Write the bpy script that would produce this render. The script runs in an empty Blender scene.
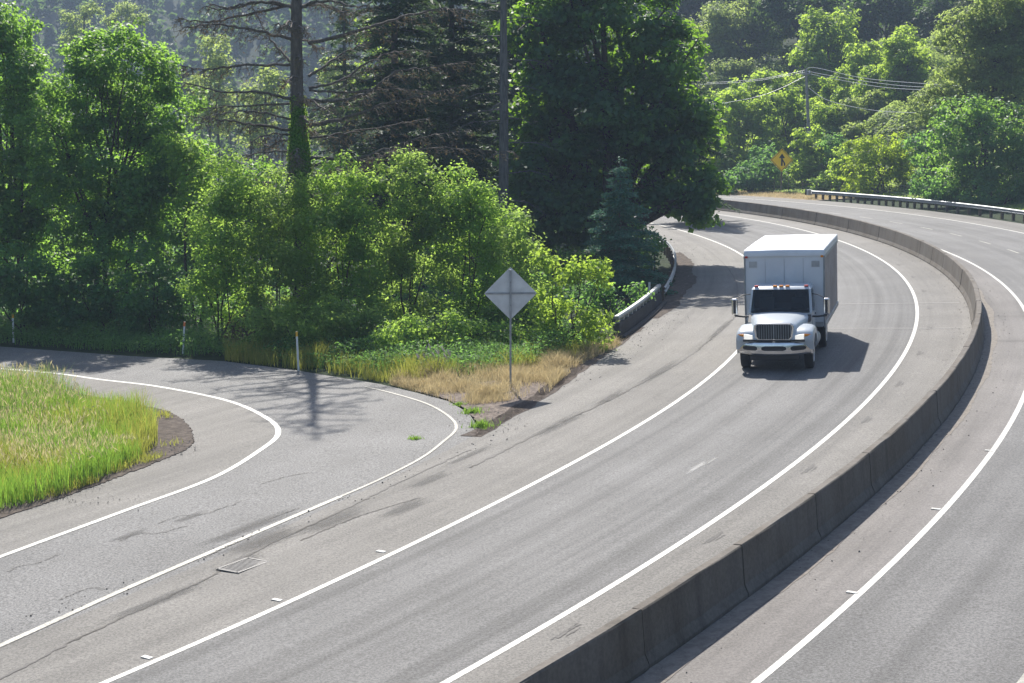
import bpy, bmesh, math, random
import numpy as np
from mathutils import Vector, Matrix
from mathutils.geometry import tessellate_polygon

R = math.radians
random.seed(7)
rng = np.random.default_rng(11)
scene = bpy.context.scene
COL = scene.collection

# ------------------------------------------------------------------ camera model and terrain
F, H, HOR = 1570.0, 7.8, 120.0
PIT = math.atan((341.5 - HOR) / F)
BANK, X0 = .04, 8.4
CX, CY = -114.914, 94.509           # centre of the highway's curve


def base_z(x):
    return BANK * (min(max(x, -70.0), 45.0) - X0)


def hill(x, y):
    r = math.hypot(x - CX, y - CY)
    d = max(0.0, r - 153.0)
    h = .30 * d * min(1.0, d / 14.0)
    h = min(h, 46.0)
    if x < 25 and y > 60:                       # open valley to the left, a far ridge beyond it
        k = min(1.0, max(0.0, (x - y * .02 + 30) / 40.0))
        h *= .06 + .94 * k * k * (3 - 2 * k)
    if y > 430:
        h = max(h, min(105.0, (y - 430) * .36))
    if d > 0:
        h += (math.sin(x * .11 + y * .05) + math.sin(y * .09 - x * .04)) * min(1.0, d / 30) * .9
    return h


def zg(x, y):
    return base_z(x) + hill(x, y)


def ray(px, py):
    a = (px - 512) / F
    b = -(py - 341.5) / F
    return Vector((a, math.cos(PIT) + b * math.sin(PIT), -math.sin(PIT) + b * math.cos(PIT)))


def at(px, py, h=0.0):
    d = ray(px, py)
    t = (H + BANK * X0 - h) / (BANK * d.x - d.z)
    return Vector((d.x * t, d.y * t, H + d.z * t))


def deep(px, py, Y):
    d = ray(px, py)
    t = Y / d.y
    return Vector((d.x * t, Y, H + d.z * t))


def pol(th, r, h=0.0):
    x = CX + r * math.cos(R(th))
    y = CY + r * math.sin(R(th))
    return Vector((x, y, zg(x, y) + h))


# ------------------------------------------------------------------ object helpers
def tag(o, label=None, cat=None, group=None, kind=None):
    if label: o['label'] = label
    if cat: o['category'] = cat
    if group: o['group'] = group
    if kind: o['kind'] = kind
    return o


def thing(name, label, cat, loc=(0, 0, 0), group=None):
    o = bpy.data.objects.new(name, None)
    o.empty_display_size = .3
    COL.objects.link(o)
    o.location = loc
    return tag(o, label, cat, group)


def link(name, me, mats, parent=None, world=True):
    """one mesh object; parts made in world coordinates are re-based on their parent"""
    if not isinstance(mats, (list, tuple)):
        mats = [mats]
    for m in mats:
        me.materials.append(m)
    o = bpy.data.objects.new(name, me)
    COL.objects.link(o)
    if parent is not None:
        o.parent = parent
        if world:
            w = parent.matrix_basis.copy()
            q = parent.parent
            while q is not None:
                w = q.matrix_basis @ w
                q = q.parent
            o.matrix_parent_inverse = w.inverted()
    return o


class MB:
    def __init__(s):
        s.v, s.f, s.m, s.uv = [], [], [], None
        s.mi = 0

    def add(s, vs, fs):
        n = len(s.v)
        s.v += [tuple(v) for v in vs]
        for f in fs:
            s.f.append(tuple(i + n for i in f))
            s.m.append(s.mi)

    def box(s, c, d, mat=None):
        c = Vector(c)
        vs = []
        for z in (-1, 1):
            for y in (-1, 1):
                for x in (-1, 1):
                    p = Vector((x * d[0] / 2, y * d[1] / 2, z * d[2] / 2))
                    if mat is not None: p = mat @ p
                    vs.append(c + p)
        s.add(vs, [(0, 2, 3, 1), (4, 5, 7, 6), (0, 1, 5, 4), (2, 6, 7, 3), (0, 4, 6, 2), (1, 3, 7, 5)])
        return s

    def tube(s, pts, rad, n=6, caps=True):
        pts = [Vector(p) for p in pts]
        if not isinstance(rad, (list, tuple)): rad = [rad] * len(pts)
        vs, fs = [], []
        ref = Vector((0, 0, 1))
        prev = None
        for i, p in enumerate(pts):
            t = (pts[min(i + 1, len(pts) - 1)] - pts[max(i - 1, 0)])
            if t.length < 1e-9: t = Vector((0, 0, 1))
            t.normalize()
            if prev is None:
                a = t.cross(ref if abs(t.z) < .95 else Vector((1, 0, 0))).normalized()
            else:
                a = (prev - t * prev.dot(t))
                a = a.normalized() if a.length > 1e-6 else t.orthogonal().normalized()
            prev = a
            b = t.cross(a)
            for k in range(n):
                q = 2 * math.pi * k / n
                vs.append(p + (a * math.cos(q) + b * math.sin(q)) * rad[i])
        for i in range(len(pts) - 1):
            for k in range(n):
                k2 = (k + 1) % n
                fs.append((i * n + k, i * n + k2, (i + 1) * n + k2, (i + 1) * n + k))
        if caps:
            fs.append(tuple(range(n))[::-1])
            fs.append(tuple((len(pts) - 1) * n + k for k in range(n)))
        s.add(vs, fs)
        return s

    def loft(s, secs, closed=True, caps=True):
        n = len(secs[0])
        vs = [p for sec in secs for p in sec]
        fs = []
        for i in range(len(secs) - 1):
            for k in range(n if closed else n - 1):
                k2 = (k + 1) % n
                fs.append((i * n + k, i * n + k2, (i + 1) * n + k2, (i + 1) * n + k))
        if caps and closed:
            fs.append(tuple(range(n))[::-1])
            fs.append(tuple((len(secs) - 1) * n + k for k in range(n)))
        s.add(vs, fs)
        return s

    def prism(s, poly, axis, a, b):
        """polygon (2D) extruded along axis x, y or z from a to b"""
        def mk(u, v, w):
            return {'x': (w, u, v), 'y': (u, w, v), 'z': (u, v, w)}[axis]
        n = len(poly)
        vs = [mk(u, v, a) for u, v in poly] + [mk(u, v, b) for u, v in poly]
        fs = [tuple(range(n))[::-1], tuple(range(n, 2 * n))]
        fs += [(i, (i + 1) % n, n + (i + 1) % n, n + i) for i in range(n)]
        s.add(vs, fs)
        return s

    def lathe(s, prof, c, axis='x', n=24):
        """profile of (radius, offset along axis) turned about the axis"""
        c = Vector(c)
        vs, fs = [], []
        for r_, w in prof:
            for k in range(n):
                q = 2 * math.pi * k / n
                u, v = r_ * math.cos(q), r_ * math.sin(q)
                vs.append(c + Vector({'x': (w, u, v), 'y': (u, w, v), 'z': (u, v, w)}[axis]))
        for i in range(len(prof) - 1):
            for k in range(n):
                k2 = (k + 1) % n
                fs.append((i * n + k, i * n + k2, (i + 1) * n + k2, (i + 1) * n + k))
        fs.append(tuple(range(n))[::-1])
        fs.append(tuple((len(prof) - 1) * n + k for k in range(n)))
        s.add(vs, fs)
        return s

    def build(s, name, mats, parent=None, world=True, smooth=None, bevel=0):
        me = bpy.data.meshes.new(name)
        me.from_pydata(s.v, [], s.f)
        bm = bmesh.new()
        bm.from_mesh(me)
        for f, i in zip(bm.faces, s.m): f.material_index = i
        bmesh.ops.recalc_face_normals(bm, faces=bm.faces)
        bm.to_mesh(me)
        bm.free()
        if s.uv is not None:
            uvl = me.uv_layers.new(name='UVMap')
            for l in me.loops:
                uvl.data[l.index].uv = s.uv[l.vertex_index]
        o = link(name, me, mats, parent, world)
        if smooth:
            for p in me.polygons: p.use_smooth = True
            me.set_sharp_from_angle(angle=R(smooth))
        if bevel:
            b = o.modifiers.new('bevel', 'BEVEL')
            b.width = bevel
            b.segments = 2
            b.limit_method = 'ANGLE'
        return o


def quads_mesh(name, V, Q, mi=None, smooth=False):
    me = bpy.data.meshes.new(name)
    V = np.asarray(V, dtype=np.float32)
    Q = np.asarray(Q, dtype=np.int32)
    me.vertices.add(len(V))
    me.vertices.foreach_set('co', V.ravel())
    me.loops.add(Q.size)
    me.loops.foreach_set('vertex_index', Q.ravel())
    me.polygons.add(len(Q))
    me.polygons.foreach_set('loop_start', np.arange(0, Q.size, 4, dtype=np.int32))
    me.polygons.foreach_set('loop_total', np.full(len(Q), 4, dtype=np.int32))
    if mi is not None:
        me.polygons.foreach_set('material_index', np.asarray(mi, dtype=np.int32))
    if smooth:
        me.polygons.foreach_set('use_smooth', np.ones(len(Q), dtype=bool))
    me.update(calc_edges=True)
    return me


# ------------------------------------------------------------------ materials
def new_mat(name):
    m = bpy.data.materials.new(name)
    m.use_nodes = True
    nt = m.node_tree
    return m, nt, nt.nodes['Principled BSDF']


def node(nt, typ, **kw):
    n = nt.nodes.new(typ)
    for k, v in kw.items():
        if k.startswith('i_'):
            n.inputs[k[2:].replace('_', ' ')].default_value = v
        else:
            setattr(n, k, v)
    return n


def ramp(nt, fac, stops):
    n = nt.nodes.new('ShaderNodeValToRGB')
    el = n.color_ramp.elements
    while len(el) < len(stops): el.new(.5)
    for e, (p, c) in zip(el, stops):
        e.position = p
        e.color = (c[0], c[1], c[2], 1) if isinstance(c, (tuple, list)) else (c, c, c, 1)
    if fac is not None: nt.links.new(fac, n.inputs['Fac'])
    return n


def mul(nt, a, b):
    n = nt.nodes.new('ShaderNodeMixRGB')
    n.blend_type = 'MULTIPLY'
    n.inputs['Fac'].default_value = 1
    nt.links.new(a, n.inputs['Color1'])
    if hasattr(b, 'is_linked'): nt.links.new(b, n.inputs['Color2'])
    else: n.inputs['Color2'].default_value = (*b, 1)
    return n.outputs['Color']


def plain(name, col, rough=.5, metal=0.0, var=.12, scale=6.0, emit=None):
    """paint, plastic, metal: base colour with a little dirt in it"""
    m, nt, b = new_mat(name)
    tc = node(nt, 'ShaderNodeTexCoord')
    nz = node(nt, 'ShaderNodeTexNoise', i_Scale=scale, i_Detail=5.0)
    nt.links.new(tc.outputs['Object'], nz.inputs['Vector'])
    rp = ramp(nt, nz.outputs['Fac'], [(.3, tuple(c * (1 - var) for c in col)), (.7, tuple(min(1, c * (1 + var * .5)) for c in col))])
    nt.links.new(rp.outputs['Color'], b.inputs['Base Color'])
    b.inputs['Roughness'].default_value = rough
    b.inputs['Metallic'].default_value = metal
    if emit:
        b.inputs['Emission Color'].default_value = (*emit[0], 1)
        b.inputs['Emission Strength'].default_value = emit[1]
    return m


def asphalt(name, col, streak=.35, speck=.5, patch=.25, along=(.035, 1.5)):
    m, nt, b = new_mat(name)
    uv = node(nt, 'ShaderNodeUVMap')
    tc = node(nt, 'ShaderNodeTexCoord')
    mp = node(nt, 'ShaderNodeMapping')
    mp.inputs['Scale'].default_value = (along[0], along[1], 1)
    nt.links.new(uv.outputs['UV'], mp.inputs['Vector'])
    n1 = node(nt, 'ShaderNodeTexNoise', i_Scale=1.0, i_Detail=4.0, i_Roughness=.62)
    nt.links.new(mp.outputs['Vector'], n1.inputs['Vector'])
    n2 = node(nt, 'ShaderNodeTexNoise', i_Scale=22.0, i_Detail=3.0, i_Roughness=.75)
    nt.links.new(tc.outputs['Object'], n2.inputs['Vector'])
    n3 = node(nt, 'ShaderNodeTexNoise', i_Scale=.33, i_Detail=5.0, i_Roughness=.6)
    nt.links.new(tc.outputs['Object'], n3.inputs['Vector'])
    n4 = node(nt, 'ShaderNodeTexNoise', i_Scale=70.0, i_Detail=1.0)
    nt.links.new(tc.outputs['Object'], n4.inputs['Vector'])
    r1 = ramp(nt, n1.outputs['Fac'], [(.36, 1 - streak), (.5, 1.0 - streak * .4), (.62, 1.0)])
    r2 = ramp(nt, n2.outputs['Fac'], [(.38, 1 - speck), (.62, 1.0)])
    r3 = ramp(nt, n3.outputs['Fac'], [(.3, 1 - patch), (.7, 1.0)])
    r4 = ramp(nt, n4.outputs['Fac'], [(.2, (1 - speck * .8,) * 3), (.62, (1, 1, 1)), (.8, (1.0, .99, .97))])
    c = mul(nt, r1.outputs['Color'], r2.outputs['Color'])
    c = mul(nt, c, r3.outputs['Color'])
    c = mul(nt, c, r4.outputs['Color'])
    c = mul(nt, c, col)
    nt.links.new(c, b.inputs['Base Color'])
    b.inputs['Roughness'].default_value = .8
    b.inputs['Specular IOR Level'].default_value = .35
    bp = node(nt, 'ShaderNodeBump', i_Strength=.35, i_Distance=.01)
    nt.links.new(n2.outputs['Fac'], bp.inputs['Height'])
    nt.links.new(bp.outputs['Normal'], b.inputs['Normal'])
    return m


def stain(name, col, cover=.55, scale=(1.2, 5.0), soft=.18, rough=.8):
    """worn sheet: its alpha breaks up with noise and fades to the sheet's border (UV 0..1)"""
    m, nt, b = new_mat(name)
    uv = node(nt, 'ShaderNodeUVMap')
    tc = node(nt, 'ShaderNodeTexCoord')
    sp = node(nt, 'ShaderNodeSeparateXYZ')
    nt.links.new(uv.outputs['UV'], sp.inputs[0])

    def edge(o):
        a = node(nt, 'ShaderNodeMath', operation='SUBTRACT'); nt.links.new(o, a.inputs[0]); a.inputs[1].default_value = .5
        a2 = node(nt, 'ShaderNodeMath', operation='ABSOLUTE'); nt.links.new(a.outputs[0], a2.inputs[0])
        a3 = node(nt, 'ShaderNodeMapRange'); nt.links.new(a2.outputs[0], a3.inputs[0])
        a3.inputs[1].default_value = .5; a3.inputs[2].default_value = .1
        return a3.outputs[0]
    e = node(nt, 'ShaderNodeMath', operation='MULTIPLY')
    nt.links.new(edge(sp.outputs[0]), e.inputs[0]); nt.links.new(edge(sp.outputs[1]), e.inputs[1])
    mp = node(nt, 'ShaderNodeMapping')
    mp.inputs['Scale'].default_value = (scale[0], scale[1], 1)
    nt.links.new(uv.outputs['UV'], mp.inputs['Vector'])
    nz = node(nt, 'ShaderNodeTexNoise', i_Scale=2.0, i_Detail=8.0, i_Roughness=.7)
    nt.links.new(mp.outputs['Vector'], nz.inputs['Vector'])
    nz2 = node(nt, 'ShaderNodeTexNoise', i_Scale=14.0, i_Detail=3.0)
    nt.links.new(tc.outputs['Object'], nz2.inputs['Vector'])
    s2 = node(nt, 'ShaderNodeMath', operation='MULTIPLY_ADD')
    nt.links.new(nz2.outputs['Fac'], s2.inputs[0]); s2.inputs[1].default_value = .35; nt.links.new(nz.outputs['Fac'], s2.inputs[2])
    ad = node(nt, 'ShaderNodeMath', operation='MULTIPLY_ADD')
    nt.links.new(e.outputs[0], ad.inputs[0]); ad.inputs[1].default_value = .55; nt.links.new(s2.outputs[0], ad.inputs[2])
    mr = node(nt, 'ShaderNodeMapRange'); nt.links.new(ad.outputs[0], mr.inputs[0])
    mr.inputs[1].default_value = 1.28 - cover; mr.inputs[2].default_value = 1.28 - cover + soft
    mx = node(nt, 'ShaderNodeMath', operation='MINIMUM'); nt.links.new(mr.outputs[0], mx.inputs[0]); nt.links.new(edge(sp.outputs[1]), mx.inputs[1])
    mk = node(nt, 'ShaderNodeMath', operation='MULTIPLY'); nt.links.new(mx.outputs[0], mk.inputs[0]); mk.inputs[1].default_value = .62
    nt.links.new(mk.outputs[0], b.inputs['Alpha'])
    b.inputs['Base Color'].default_value = (*col, 1)
    b.inputs['Roughness'].default_value = rough
    return m


def painted(name, col, wear=.35):
    """traffic paint: scuffed by tyres, chipped through to the asphalt in places"""
    m, nt, b = new_mat(name)
    tc = node(nt, 'ShaderNodeTexCoord')
    nz = node(nt, 'ShaderNodeTexNoise', i_Scale=7.0, i_Detail=8.0, i_Roughness=.8)
    n2 = node(nt, 'ShaderNodeTexNoise', i_Scale=.7, i_Detail=3.0)
    n3 = node(nt, 'ShaderNodeTexNoise', i_Scale=26.0, i_Detail=4.0, i_Roughness=.8)
    for n in (nz, n2, n3): nt.links.new(tc.outputs['Object'], n.inputs['Vector'])
    rp = ramp(nt, nz.outputs['Fac'], [(.34, tuple(c * (1 - wear) for c in col)), (.56, col)])
    r2 = ramp(nt, n2.outputs['Fac'], [(.35, (1 - wear * .5,) * 3), (.65, (1, 1, 1))])
    r3 = ramp(nt, n3.outputs['Fac'], [(.40 + wear * .06, (.46, .45, .43)), (.45 + wear * .06, (1, 1, 1))])
    c = mul(nt, mul(nt, rp.outputs['Color'], r2.outputs['Color']), r3.outputs['Color'])
    nt.links.new(c, b.inputs['Base Color'])
    b.inputs['Roughness'].default_value = .6
    return m


def leaf_mat(name, ca, cb, trans, tw=.45, rough=.6, spec=.16):
    m, nt, b = new_mat(name)
    out = nt.nodes['Material Output']
    g = node(nt, 'ShaderNodeNewGeometry')
    rp = ramp(nt, g.outputs['Random Per Island'], [(0, ca), (1, cb)])
    nt.links.new(rp.outputs['Color'], b.inputs['Base Color'])
    b.inputs['Roughness'].default_value = rough
    b.inputs['Specular IOR Level'].default_value = spec
    t = node(nt, 'ShaderNodeBsdfTranslucent')
    rt = ramp(nt, g.outputs['Random Per Island'], [(0, tuple(min(.85, c * .9) for c in trans)), (1, tuple(min(.85, c * 1.3) for c in trans))])
    nt.links.new(rt.outputs['Color'], t.inputs['Color'])
    mx = node(nt, 'ShaderNodeMixShader')
    mx.inputs[0].default_value = tw
    nt.links.new(b.outputs[0], mx.inputs[1])
    nt.links.new(t.outputs[0], mx.inputs[2])
    nt.links.new(mx.outputs[0], out.inputs['Surface'])
    return m


def soil(name, stops, scale=3.0, detail=8.0, bump=.6):
    m, nt, b = new_mat(name)
    tc = node(nt, 'ShaderNodeTexCoord')
    nz = node(nt, 'ShaderNodeTexNoise', i_Scale=scale, i_Detail=detail, i_Roughness=.72)
    nt.links.new(tc.outputs['Object'], nz.inputs['Vector'])
    rp = ramp(nt, nz.outputs['Fac'], stops)
    nt.links.new(rp.outputs['Color'], b.inputs['Base Color'])
    b.inputs['Roughness'].default_value = .95
    b.inputs['Specular IOR Level'].default_value = .15
    bp = node(nt, 'ShaderNodeBump', i_Strength=bump, i_Distance=.06)
    nt.links.new(nz.outputs['Fac'], bp.inputs['Height'])
    nt.links.new(bp.outputs['Normal'], b.inputs['Normal'])
    return m


def concrete(name, col, streaks=True):
    m, nt, b = new_mat(name)
    tc = node(nt, 'ShaderNodeTexCoord')
    mp = node(nt, 'ShaderNodeMapping')
    mp.inputs['Scale'].default_value = (2.2, 2.2, .22)
    nt.links.new(tc.outputs['Object'], mp.inputs['Vector'])
    n1 = node(nt, 'ShaderNodeTexNoise', i_Scale=1.3, i_Detail=6.0, i_Roughness=.65)
    nt.links.new(mp.outputs['Vector'], n1.inputs['Vector'])
    n2 = node(nt, 'ShaderNodeTexNoise', i_Scale=14.0, i_Detail=5.0, i_Roughness=.7)
    nt.links.new(tc.outputs['Object'], n2.inputs['Vector'])
    n3 = node(nt, 'ShaderNodeTexNoise', i_Scale=.8, i_Detail=4.0)
    nt.links.new(tc.outputs['Object'], n3.inputs['Vector'])
    r1 = ramp(nt, n1.outputs['Fac'], [(.3, .68), (.5, .93), (.75, 1.0)])
    r2 = ramp(nt, n2.outputs['Fac'], [(.3, .72), (.6, 1.0)])
    r3 = ramp(nt, n3.outputs['Fac'], [(.35, (.8, .76, .7)), (.65, (1, 1, 1))])
    c = mul(nt, mul(nt, r1.outputs['Color'], r2.outputs['Color']), r3.outputs['Color'])
    c = mul(nt, c, col)
    nt.links.new(c, b.inputs['Base Color'])
    b.inputs['Roughness'].default_value = .88
    b.inputs['Specular IOR Level'].default_value = .25
    bp = node(nt, 'ShaderNodeBump', i_Strength=.3, i_Distance=.02)
    nt.links.new(n2.outputs['Fac'], bp.inputs['Height'])
    nt.links.new(bp.outputs['Normal'], b.inputs['Normal'])
    return m


def bark(name, ca, cb, scale=(9, 9, 1.6)):
    m, nt, b = new_mat(name)
    tc = node(nt, 'ShaderNodeTexCoord')
    mp = node(nt, 'ShaderNodeMapping')
    mp.inputs['Scale'].default_value = scale
    nt.links.new(tc.outputs['Object'], mp.inputs['Vector'])
    nz = node(nt, 'ShaderNodeTexNoise', i_Scale=1.0, i_Detail=6.0, i_Roughness=.7)
    nt.links.new(mp.outputs['Vector'], nz.inputs['Vector'])
    rp = ramp(nt, nz.outputs['Fac'], [(.35, ca), (.65, cb)])
    nt.links.new(rp.outputs['Color'], b.inputs['Base Color'])
    b.inputs['Roughness'].default_value = .9
    bp = node(nt, 'ShaderNodeBump', i_Strength=.7, i_Distance=.05)
    nt.links.new(nz.outputs['Fac'], bp.inputs['Height'])
    nt.links.new(bp.outputs['Normal'], b.inputs['Normal'])
    return m


M = {}
M['lane'] = asphalt('lane_asphalt', (.228, .225, .222), streak=.42, speck=.52, patch=.26, along=(.014, 1.35))
M['shoulder'] = asphalt('shoulder_asphalt', (.252, .239, .22), streak=.26, speck=.5, patch=.26, along=(.03, 1.4))
M['ramp'] = asphalt('ramp_asphalt', (.262, .259, .256), streak=.2, speck=.66, patch=.2, along=(.2, .35))
M['rlane'] = asphalt('far_lane_asphalt', (.232, .228, .225), streak=.32, speck=.54, patch=.24, along=(.03, 1.1))
M['rshoulder'] = asphalt('red_shoulder_asphalt', (.238, .221, .21), streak=.34, speck=.4, patch=.25, along=(.05, 1.3))
M['white'] = painted('road_paint', (.58, .57, .53), .3)
M['worn'] = painted('worn_paint', (.36, .345, .30), .55)
M['cream'] = painted('cream_paint', (.47, .455, .40), .55)
M['crack'] = plain('crack_tar', (.085, .08, .075), .8)
M['joint'] = plain('joint_filler', (.34, .33, .315), .8)
M['grate'] = plain('grate_iron', (.17, .165, .16), .7, .2, .3, 20)
M['oil'] = stain('oil_stain', (.055, .053, .052), .36, (1.6, 3.0), .4)
M['scar'] = stain('scuff', (.40, .395, .38), .36, (1, 6), .3)
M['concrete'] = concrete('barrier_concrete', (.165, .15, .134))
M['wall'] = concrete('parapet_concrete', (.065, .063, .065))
M['galv'] = plain('galvanised_steel', (.27, .285, .30), .5, .7, .2, 4)
M['galvdull'] = plain('dull_galvanised_steel', (.36, .37, .38), .55, .5, .25, 5)
M['wood'] = plain('treated_wood', (.13, .095, .07), .85, 0, .4, 9)
M['rust'] = plain('rust', (.22, .09, .045), .85, 0, .5, 14)
M['dirt'] = soil('dirt', [(.3, (.035, .028, .024)), (.55, (.10, .082, .07)), (.75, (.17, .145, .12))], 4.5)
M['dust'] = soil('gutter_dust', [(.3, (.16, .14, .125)), (.6, (.25, .23, .205))], 6)
M['gravel'] = soil('gravelly_dirt', [(.32, (.06, .05, .043)), (.52, (.16, .13, .11)), (.7, (.27, .225, .19))], 7)
M['pebble'] = plain('pebble', (.19, .175, .155), .9, 0, .5, 9)
M['ground'] = soil('forest_ground', [(.3, (.010, .014, .008)), (.5, (.018, .032, .012)), (.72, (.035, .05, .018))], 1.2)
M['dry'] = soil('dry_verge', [(.3, (.18, .14, .09)), (.55, (.31, .25, .17)), (.75, (.40, .34, .24))], 2.5)
M['post_white'] = plain('post_white', (.72, .72, .70), .5, 0, .15)
M['amber_tape'] = plain('amber_tape', (.75, .40, .03), .45)
M['orange_tape'] = plain('orange_tape', (.72, .19, .04), .45)
M['sign_back'] = plain('sign_back', (.66, .66, .65), .55, .1, .2, 3)
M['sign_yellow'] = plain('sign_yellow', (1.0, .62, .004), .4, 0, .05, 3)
M['black'] = plain('black_paint', (.015, .015, .016), .5)
M['bark'] = bark('bark', (.025, .02, .016), (.085, .07, .055))
M['greybark'] = bark('grey_bark', (.055, .052, .048), (.17, .16, .15))
M['deadbark'] = bark('dead_bark', (.055, .046, .038), (.17, .145, .12))
M['twig'] = plain('dead_twig', (.13, .11, .08), .9, 0, .4, 3)
M['moss'] = soil('moss', [(.3, (.03, .08, .006)), (.6, (.09, .20, .012)), (.8, (.15, .27, .02))], 12)
M['pole'] = bark('pole_wood', (.16, .15, .14), (.34, .32, .30))
M['wire'] = plain('wire', (.48, .49, .50), .5, .2)
M['seat'] = plain('seat_cloth', (.22, .22, .23), .85)
M['dash'] = plain('dashboard', (.12, .115, .11), .6)
m, nt, b = new_mat('window_glass')
tr = node(nt, 'ShaderNodeBsdfTransparent'); tr.inputs['Color'].default_value = (.42, .50, .52, 1)
gl = node(nt, 'ShaderNodeBsdfGlossy'); gl.inputs['Roughness'].default_value = .03
fr = node(nt, 'ShaderNodeFresnel'); fr.inputs['IOR'].default_value = 1.45
mx = node(nt, 'ShaderNodeMixShader')
nt.links.new(fr.outputs[0], mx.inputs[0]); nt.links.new(tr.outputs[0], mx.inputs[1]); nt.links.new(gl.outputs[0], mx.inputs[2])
nt.links.new(mx.outputs[0], nt.nodes['Material Output'].inputs['Surface'])
M['clear'] = m
# foliage
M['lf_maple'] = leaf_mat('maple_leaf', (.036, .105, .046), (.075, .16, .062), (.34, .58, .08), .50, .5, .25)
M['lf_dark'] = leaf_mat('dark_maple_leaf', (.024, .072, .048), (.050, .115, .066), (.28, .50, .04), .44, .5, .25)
M['lf_bush'] = leaf_mat('alder_leaf', (.065, .150, .042), (.125, .22, .060), (.44, .66, .10), .54)
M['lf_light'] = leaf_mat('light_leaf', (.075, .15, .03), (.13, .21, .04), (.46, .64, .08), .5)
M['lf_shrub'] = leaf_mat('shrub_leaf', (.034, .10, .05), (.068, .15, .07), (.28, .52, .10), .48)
M['lf_fir'] = leaf_mat('fir_needle', (.024, .052, .034), (.05, .09, .05), (.12, .20, .06), .25)
M['lf_spruce'] = leaf_mat('spruce_needle', (.05, .15, .11), (.09, .21, .15), (.12, .26, .14), .3)
M['lf_hill'] = leaf_mat('hill_leaf', (.045, .105, .028), (.095, .17, .04), (.48, .66, .08), .56)
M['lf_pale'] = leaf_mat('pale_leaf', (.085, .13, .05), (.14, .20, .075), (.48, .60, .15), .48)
M['lf_yellow'] = leaf_mat('yellow_leaf', (.10, .17, .02), (.16, .23, .03), (.50, .66, .05), .5)
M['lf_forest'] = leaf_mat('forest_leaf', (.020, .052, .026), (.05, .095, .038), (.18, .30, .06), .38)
M['gr_green'] = leaf_mat('green_grass', (.055, .145, .02), (.125, .225, .038), (.28, .47, .06), .45, .6, .2)
M['gr_seed'] = leaf_mat('seed_head', (.38, .34, .17), (.58, .52, .30), (.55, .48, .25), .4, .7, .1)
M['gr_dry'] = leaf_mat('dry_grass', (.33, .27, .15), (.52, .43, .27), (.54, .44, .24), .4, .7, .1)
M['gr_weed'] = leaf_mat('weed_leaf', (.042, .12, .042), (.09, .18, .058), (.24, .45, .09), .45)
M['plume'] = plain('plume', (.50, .43, .40), .9)
M['gr_mix'] = leaf_mat('mixed_grass', (.10, .14, .02), (.30, .26, .09), (.42, .44, .08), .45, .6, .2)
M['lf_bramble'] = leaf_mat('bramble_leaf', (.075, .125, .045), (.12, .18, .07), (.42, .54, .14), .5)
M['lf_olive'] = leaf_mat('olive_leaf', (.065, .135, .04), (.12, .19, .056), (.44, .62, .12), .54)
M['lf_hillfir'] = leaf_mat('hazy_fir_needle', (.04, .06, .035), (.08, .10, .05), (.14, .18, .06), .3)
M['needle_brown'] = leaf_mat('brown_needle', (.09, .07, .04), (.17, .12, .07), (.20, .15, .07), .35, .8, .1)
M['flank_tint'] = concrete('grimy_reflection_tint', (.50, .44, .42))  # grime noise over a base colour tinted with a reddish reflection
# vehicle
M['paint'] = plain('white_paint', (.42, .46, .50), .3, 0, .05, 2)
M['boxpaint'] = plain('box_paint', (.60, .62, .65), .45, 0, .08, 1.4)
M['chrome'] = plain('chrome', (.78, .78, .78), .16, 1, .05)
M['bumper'] = plain('bumper_metal', (.62, .62, .63), .2, 1.0, .1)
M['rubber'] = plain('rubber', (.018, .018, .018), .8, 0, .3)
M['plastic'] = plain('black_plastic', (.02, .02, .022), .55)
M['glass'] = plain('dark_glass', (.004, .008, .014), .05, 0, .1)
M['glass'].node_tree.nodes['Principled BSDF'].inputs['Specular IOR Level'].default_value = .22
M['chassis'] = plain('chassis', (.03, .03, .03), .7)
M['amber'] = plain('amber_lens', (.75, .25, .02), .25)
M['redlens'] = plain('red_lens', (.5, .03, .02), .3)
M['lamp'] = plain('lamp_lens', (.85, .83, .78), .12, 0, .02, 2, ((1, .93, .8), .35))
M['rim'] = plain('wheel_steel', (.62, .62, .62), .35, .6, .15)

SUN_EL, SUN_AZ = R(45.5), math.atan2(-.15, 1.0)       # the sun stands beyond the scene, a little to the left


# ------------------------------------------------------------------ ground
def build_ground():
    xs = np.concatenate([np.arange(-700, -140, 20), np.arange(-140, 140, 4), np.arange(140, 701, 20)]).astype(float)
    ys = np.concatenate([np.arange(-120, -20, 10), np.arange(-20, 360, 4), np.arange(360, 1001, 20)]).astype(float)
    xs = np.unique(np.append(xs, [45.0, -70.0]))
    V = [(x, y, zg(x, y) - .07) for y in ys for x in xs]
    n = len(xs)
    Q = [(j * n + i, j * n + i + 1, (j + 1) * n + i + 1, (j + 1) * n + i) for j in range(len(ys) - 1) for i in range(n - 1)]
    o = link('ground', quads_mesh('ground', V, Q, smooth=True), M['ground'])
    tag(o, 'dark forest soil and slopes rising beyond the highway', 'ground', kind='structure')


def catmull(pts, per=10):
    pts = [Vector(p) for p in pts]
    out = []
    for i in range(len(pts) - 1):
        p0 = pts[max(i - 1, 0)]; p1 = pts[i]; p2 = pts[i + 1]; p3 = pts[min(i + 2, len(pts) - 1)]
        for k in range(per):
            t = k / per
            out.append(.5 * ((2 * p1) + (p2 - p0) * t + (2 * p0 - 5 * p1 + 4 * p2 - p3) * t * t + (3 * p1 - p0 - 3 * p2 + p3) * t ** 3))
    out.append(pts[-1])
    return out


def interp(tab):
    a = np.array(tab, dtype=float)

    def f(th):
        # smooth: average of several linear look-ups
        q = np.linspace(th - 2, th + 2, 9)
        return float(np.mean(np.interp(q, a[:, 0], a[:, 1])))
    return f


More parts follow.
